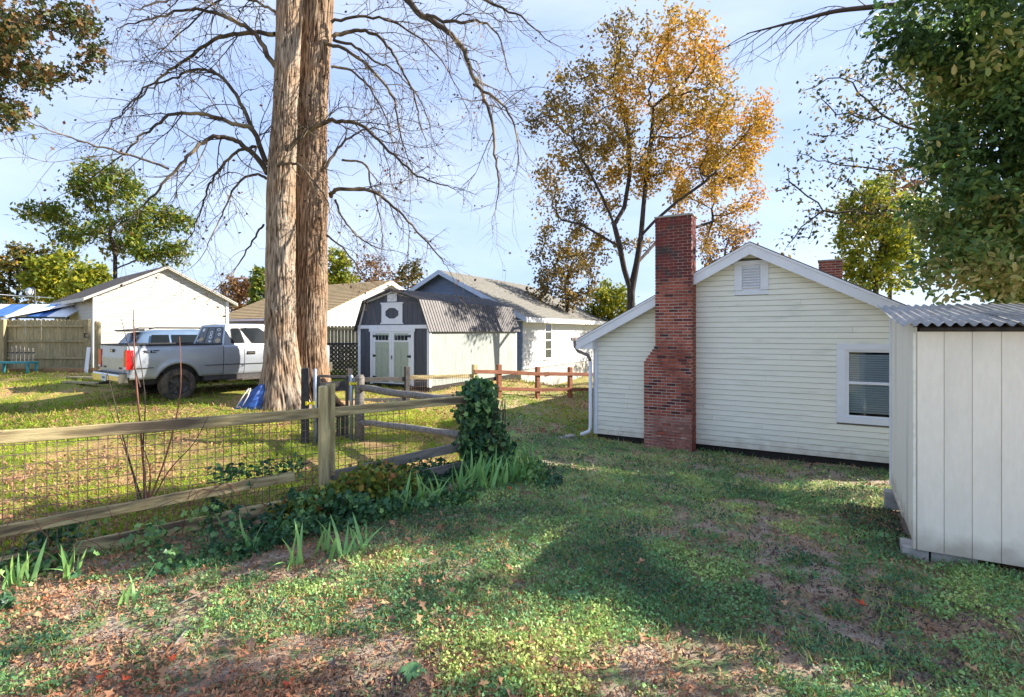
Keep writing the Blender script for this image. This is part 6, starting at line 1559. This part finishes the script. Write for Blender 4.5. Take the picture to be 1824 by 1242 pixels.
# arching brambles along the fence
br_ = empty('bramble_canes', (FA.x, FA.y, gz(FA.x, FA.y)), 0, 'reddish arching bramble canes tangled in the left end of the fence', 'bramble')
O = Vector(br_.location); q = random.Random(77)
for i in range(46):
    s = q.uniform(-.4, 3.0); d = q.uniform(-.25, .35); x0, y0 = FA.x+fd.x*s+fn.x*d, FA.y+fd.y*s+fn.y*d; z0 = gz(x0, y0); l = q.uniform(.4, 1.1); a = q.choice((0, math.pi))+q.gauss(0, .7); hh = q.uniform(.15, .55)
    pts = [Vector((x0+l*f*math.cos(a)*fd.x-l*f*math.sin(a)*fn.x*.4, y0+l*f*math.cos(a)*fd.y-l*f*math.sin(a)*fn.y*.4, z0+hh*4*f*(1-f*.86)*.9))-O for f in (0, .2, .4, .6, .8, 1)]
    MB().tube(pts, [.0045, .004, .004, .0035, .003, .002], 4, False).build('cane', M['stem_red'], br_, True)
# dark little leaves on a vine along the middle rail
x, y, r_ = strip(260, 1.9, 2.9, -.02, .12, 61); p = np.stack([x, y, np.full(len(x), EYE-1.72)+r_.normal(0, .07, len(x))], 1)
vn = empty('dark_vine', (float(p[0, 0]), float(p[0, 1]), EYE-1.8), 0, 'dark-leaved vine creeping along the middle fence rail left of post', 'vine')
link('leaves', leaves('leaves', p-np.array(vn.location), .06, .8, M['lf_ivy'], T_LEAF, .2, 62, .4), vn)
vp = [Vector((FA.x+fd.x*s+fn.x*.05, FA.y+fd.y*s+fn.y*.05, EYE-1.76+.05*math.sin(s*9))) - vn.location for s in np.linspace(1.85, 3.0, 14)]
MB().tube(vp, .006, 4, False).build('stem', M['twig'], vn, True)

# ------------------------------------------------------------------ single fallen leaves, sticks
def oak_leaf_mesh(s, curl, tint):
    tv, tf = T_OAK; vs = [(v[0]*s, v[1]*s*.8, (v[2]+curl*(v[1]**2+(v[0]-.5)**2))*s) for v in tv]
    fs = [tuple(dict.fromkeys(f)) for f in tf.tolist()]
    me = MB().add(vs, fs).mesh('fallen_leaf', M['lf_litter']); at = me.attributes.new('tint', 'FLOAT', 'FACE'); at.data.foreach_set('value', [tint]*len(me.polygons)); return me
lm_b = [oak_leaf_mesh(.095, .5, t_) for t_ in (.25, .5, .65, .8, .86)]; lm_r = [oak_leaf_mesh(.11, .35, 1.0)]
q = random.Random(5)
for i in range(130):
    px, py = 20+1750*q.random()**1.7, 900+340*q.random()**.8
    if px > 1500 and py < 1060: continue
    X_, Y_ = gp(px, py)
    o = link('fallen_leaf', lm_b[q.randrange(5)], None, (X_, Y_, gz(X_, Y_)+.022), (q.uniform(-.5, .5), q.uniform(-.5, .5), q.uniform(0, 6.28)), (q.uniform(.7, 1.25),)*3)
    zn = 0 if px < 450 else 1 if px < 900 else 2
    tag(o, ('curled brown oak leaf in the litter at lower left', 'curled brown oak leaf lying in the lower middle', 'curled brown oak leaf on the lawn at lower right')[zn], 'leaf', ('brown leaves at lower left', 'brown leaves in the lower middle', 'brown leaves at lower right')[zn])
for (px, py, lb) in ((195, 1202, 'large red leaf near the lower left corner'), (312, 1175, 'small bright red leaf on dark litter at lower left'), (528, 1215, 'dull red leaf near the bottom edge left of middle'), (232, 1215, 'faded red leaf beside the large red one at lower left'), (1520, 1075, 'reddish leaf on grass below the shed'), (905, 872, 'red leaf at the foot of the iris row')):
    X_, Y_ = gp(px, py); o = link('fallen_leaf', lm_r[0], None, (X_, Y_, gz(X_, Y_)+.03), (q.uniform(-.4, .4), q.uniform(-.4, .4), q.uniform(0, 6.28)), (q.uniform(.75, 1.1),)*3); tag(o, lb, 'leaf', 'fallen red leaves')
for (a, c, r0, lb) in (((305, 1160), (340, 1120), .010, 'short pale stick lying on dark soil at lower left'), ((105, 1112), (145, 1095), .006, 'thin light stick on leaf litter at left'), ((478, 1112), (512, 1068), .009, 'forked grey stick poking from soil left of middle'), ((300, 1090), (365, 1060), .006, 'long thin brown stick below the lone iris'), ((925, 962), (965, 985), .008, 'white bit of branch on the grass near the middle'), ((780, 930), (840, 920), .007, 'brown stick below the iris row')):
    A = Vector((*gp(*a), 0)); B_ = Vector((*gp(*c), 0)); A.z = gz(A.x, A.y)+.015; B_.z = gz(B_.x, B_.y)+.035
    o = MB().tube([Vector((0, 0, 0)), (B_-A)*.5+Vector((.01, 0, .012)), B_-A], [r0, r0*.9, r0*.5], 6).build('stick', M['wood_grey'], None, True, loc=A); tag(o, lb, 'stick')
# broad weed rosettes
for (px, py, lb) in ((1020, 1068, 'flat broad-leaved weed rosette on the lawn near the middle'), (735, 1205, 'sunlit broad-leaved weed rosette near the bottom edge'), (1575, 960, 'pale broad-leaved weed beside the shed block')):
    X_, Y_ = gp(px, py); w_ = empty('weed_rosette', (X_, Y_, gz(X_, Y_)+.01), 0, lb, 'weed')
    for i in range(11):
        a = 2*math.pi*i/11+q.uniform(-.2, .2); l = q.uniform(.07, .115); c, s = math.cos(a), math.sin(a); vs = []
        for (f, wd, z) in ((.1, .005, .01), (.45, .014, .04), (.8, .017, .035), (1, .003, .012)): vs += [(c*l*f-s*wd, s*l*f+c*wd, z), (c*l*f+s*wd, s*l*f-c*wd, z)]
        me = MB().add(vs, [(0, 1, 3, 2), (2, 3, 5, 4), (4, 5, 7, 6)]).mesh('leaf', M['lf_weed'], True); at = me.attributes.new('tint', 'FLOAT', 'FACE'); at.data.foreach_set('value', [q.uniform(.15, .5)]*3); link('leaf', me, w_)
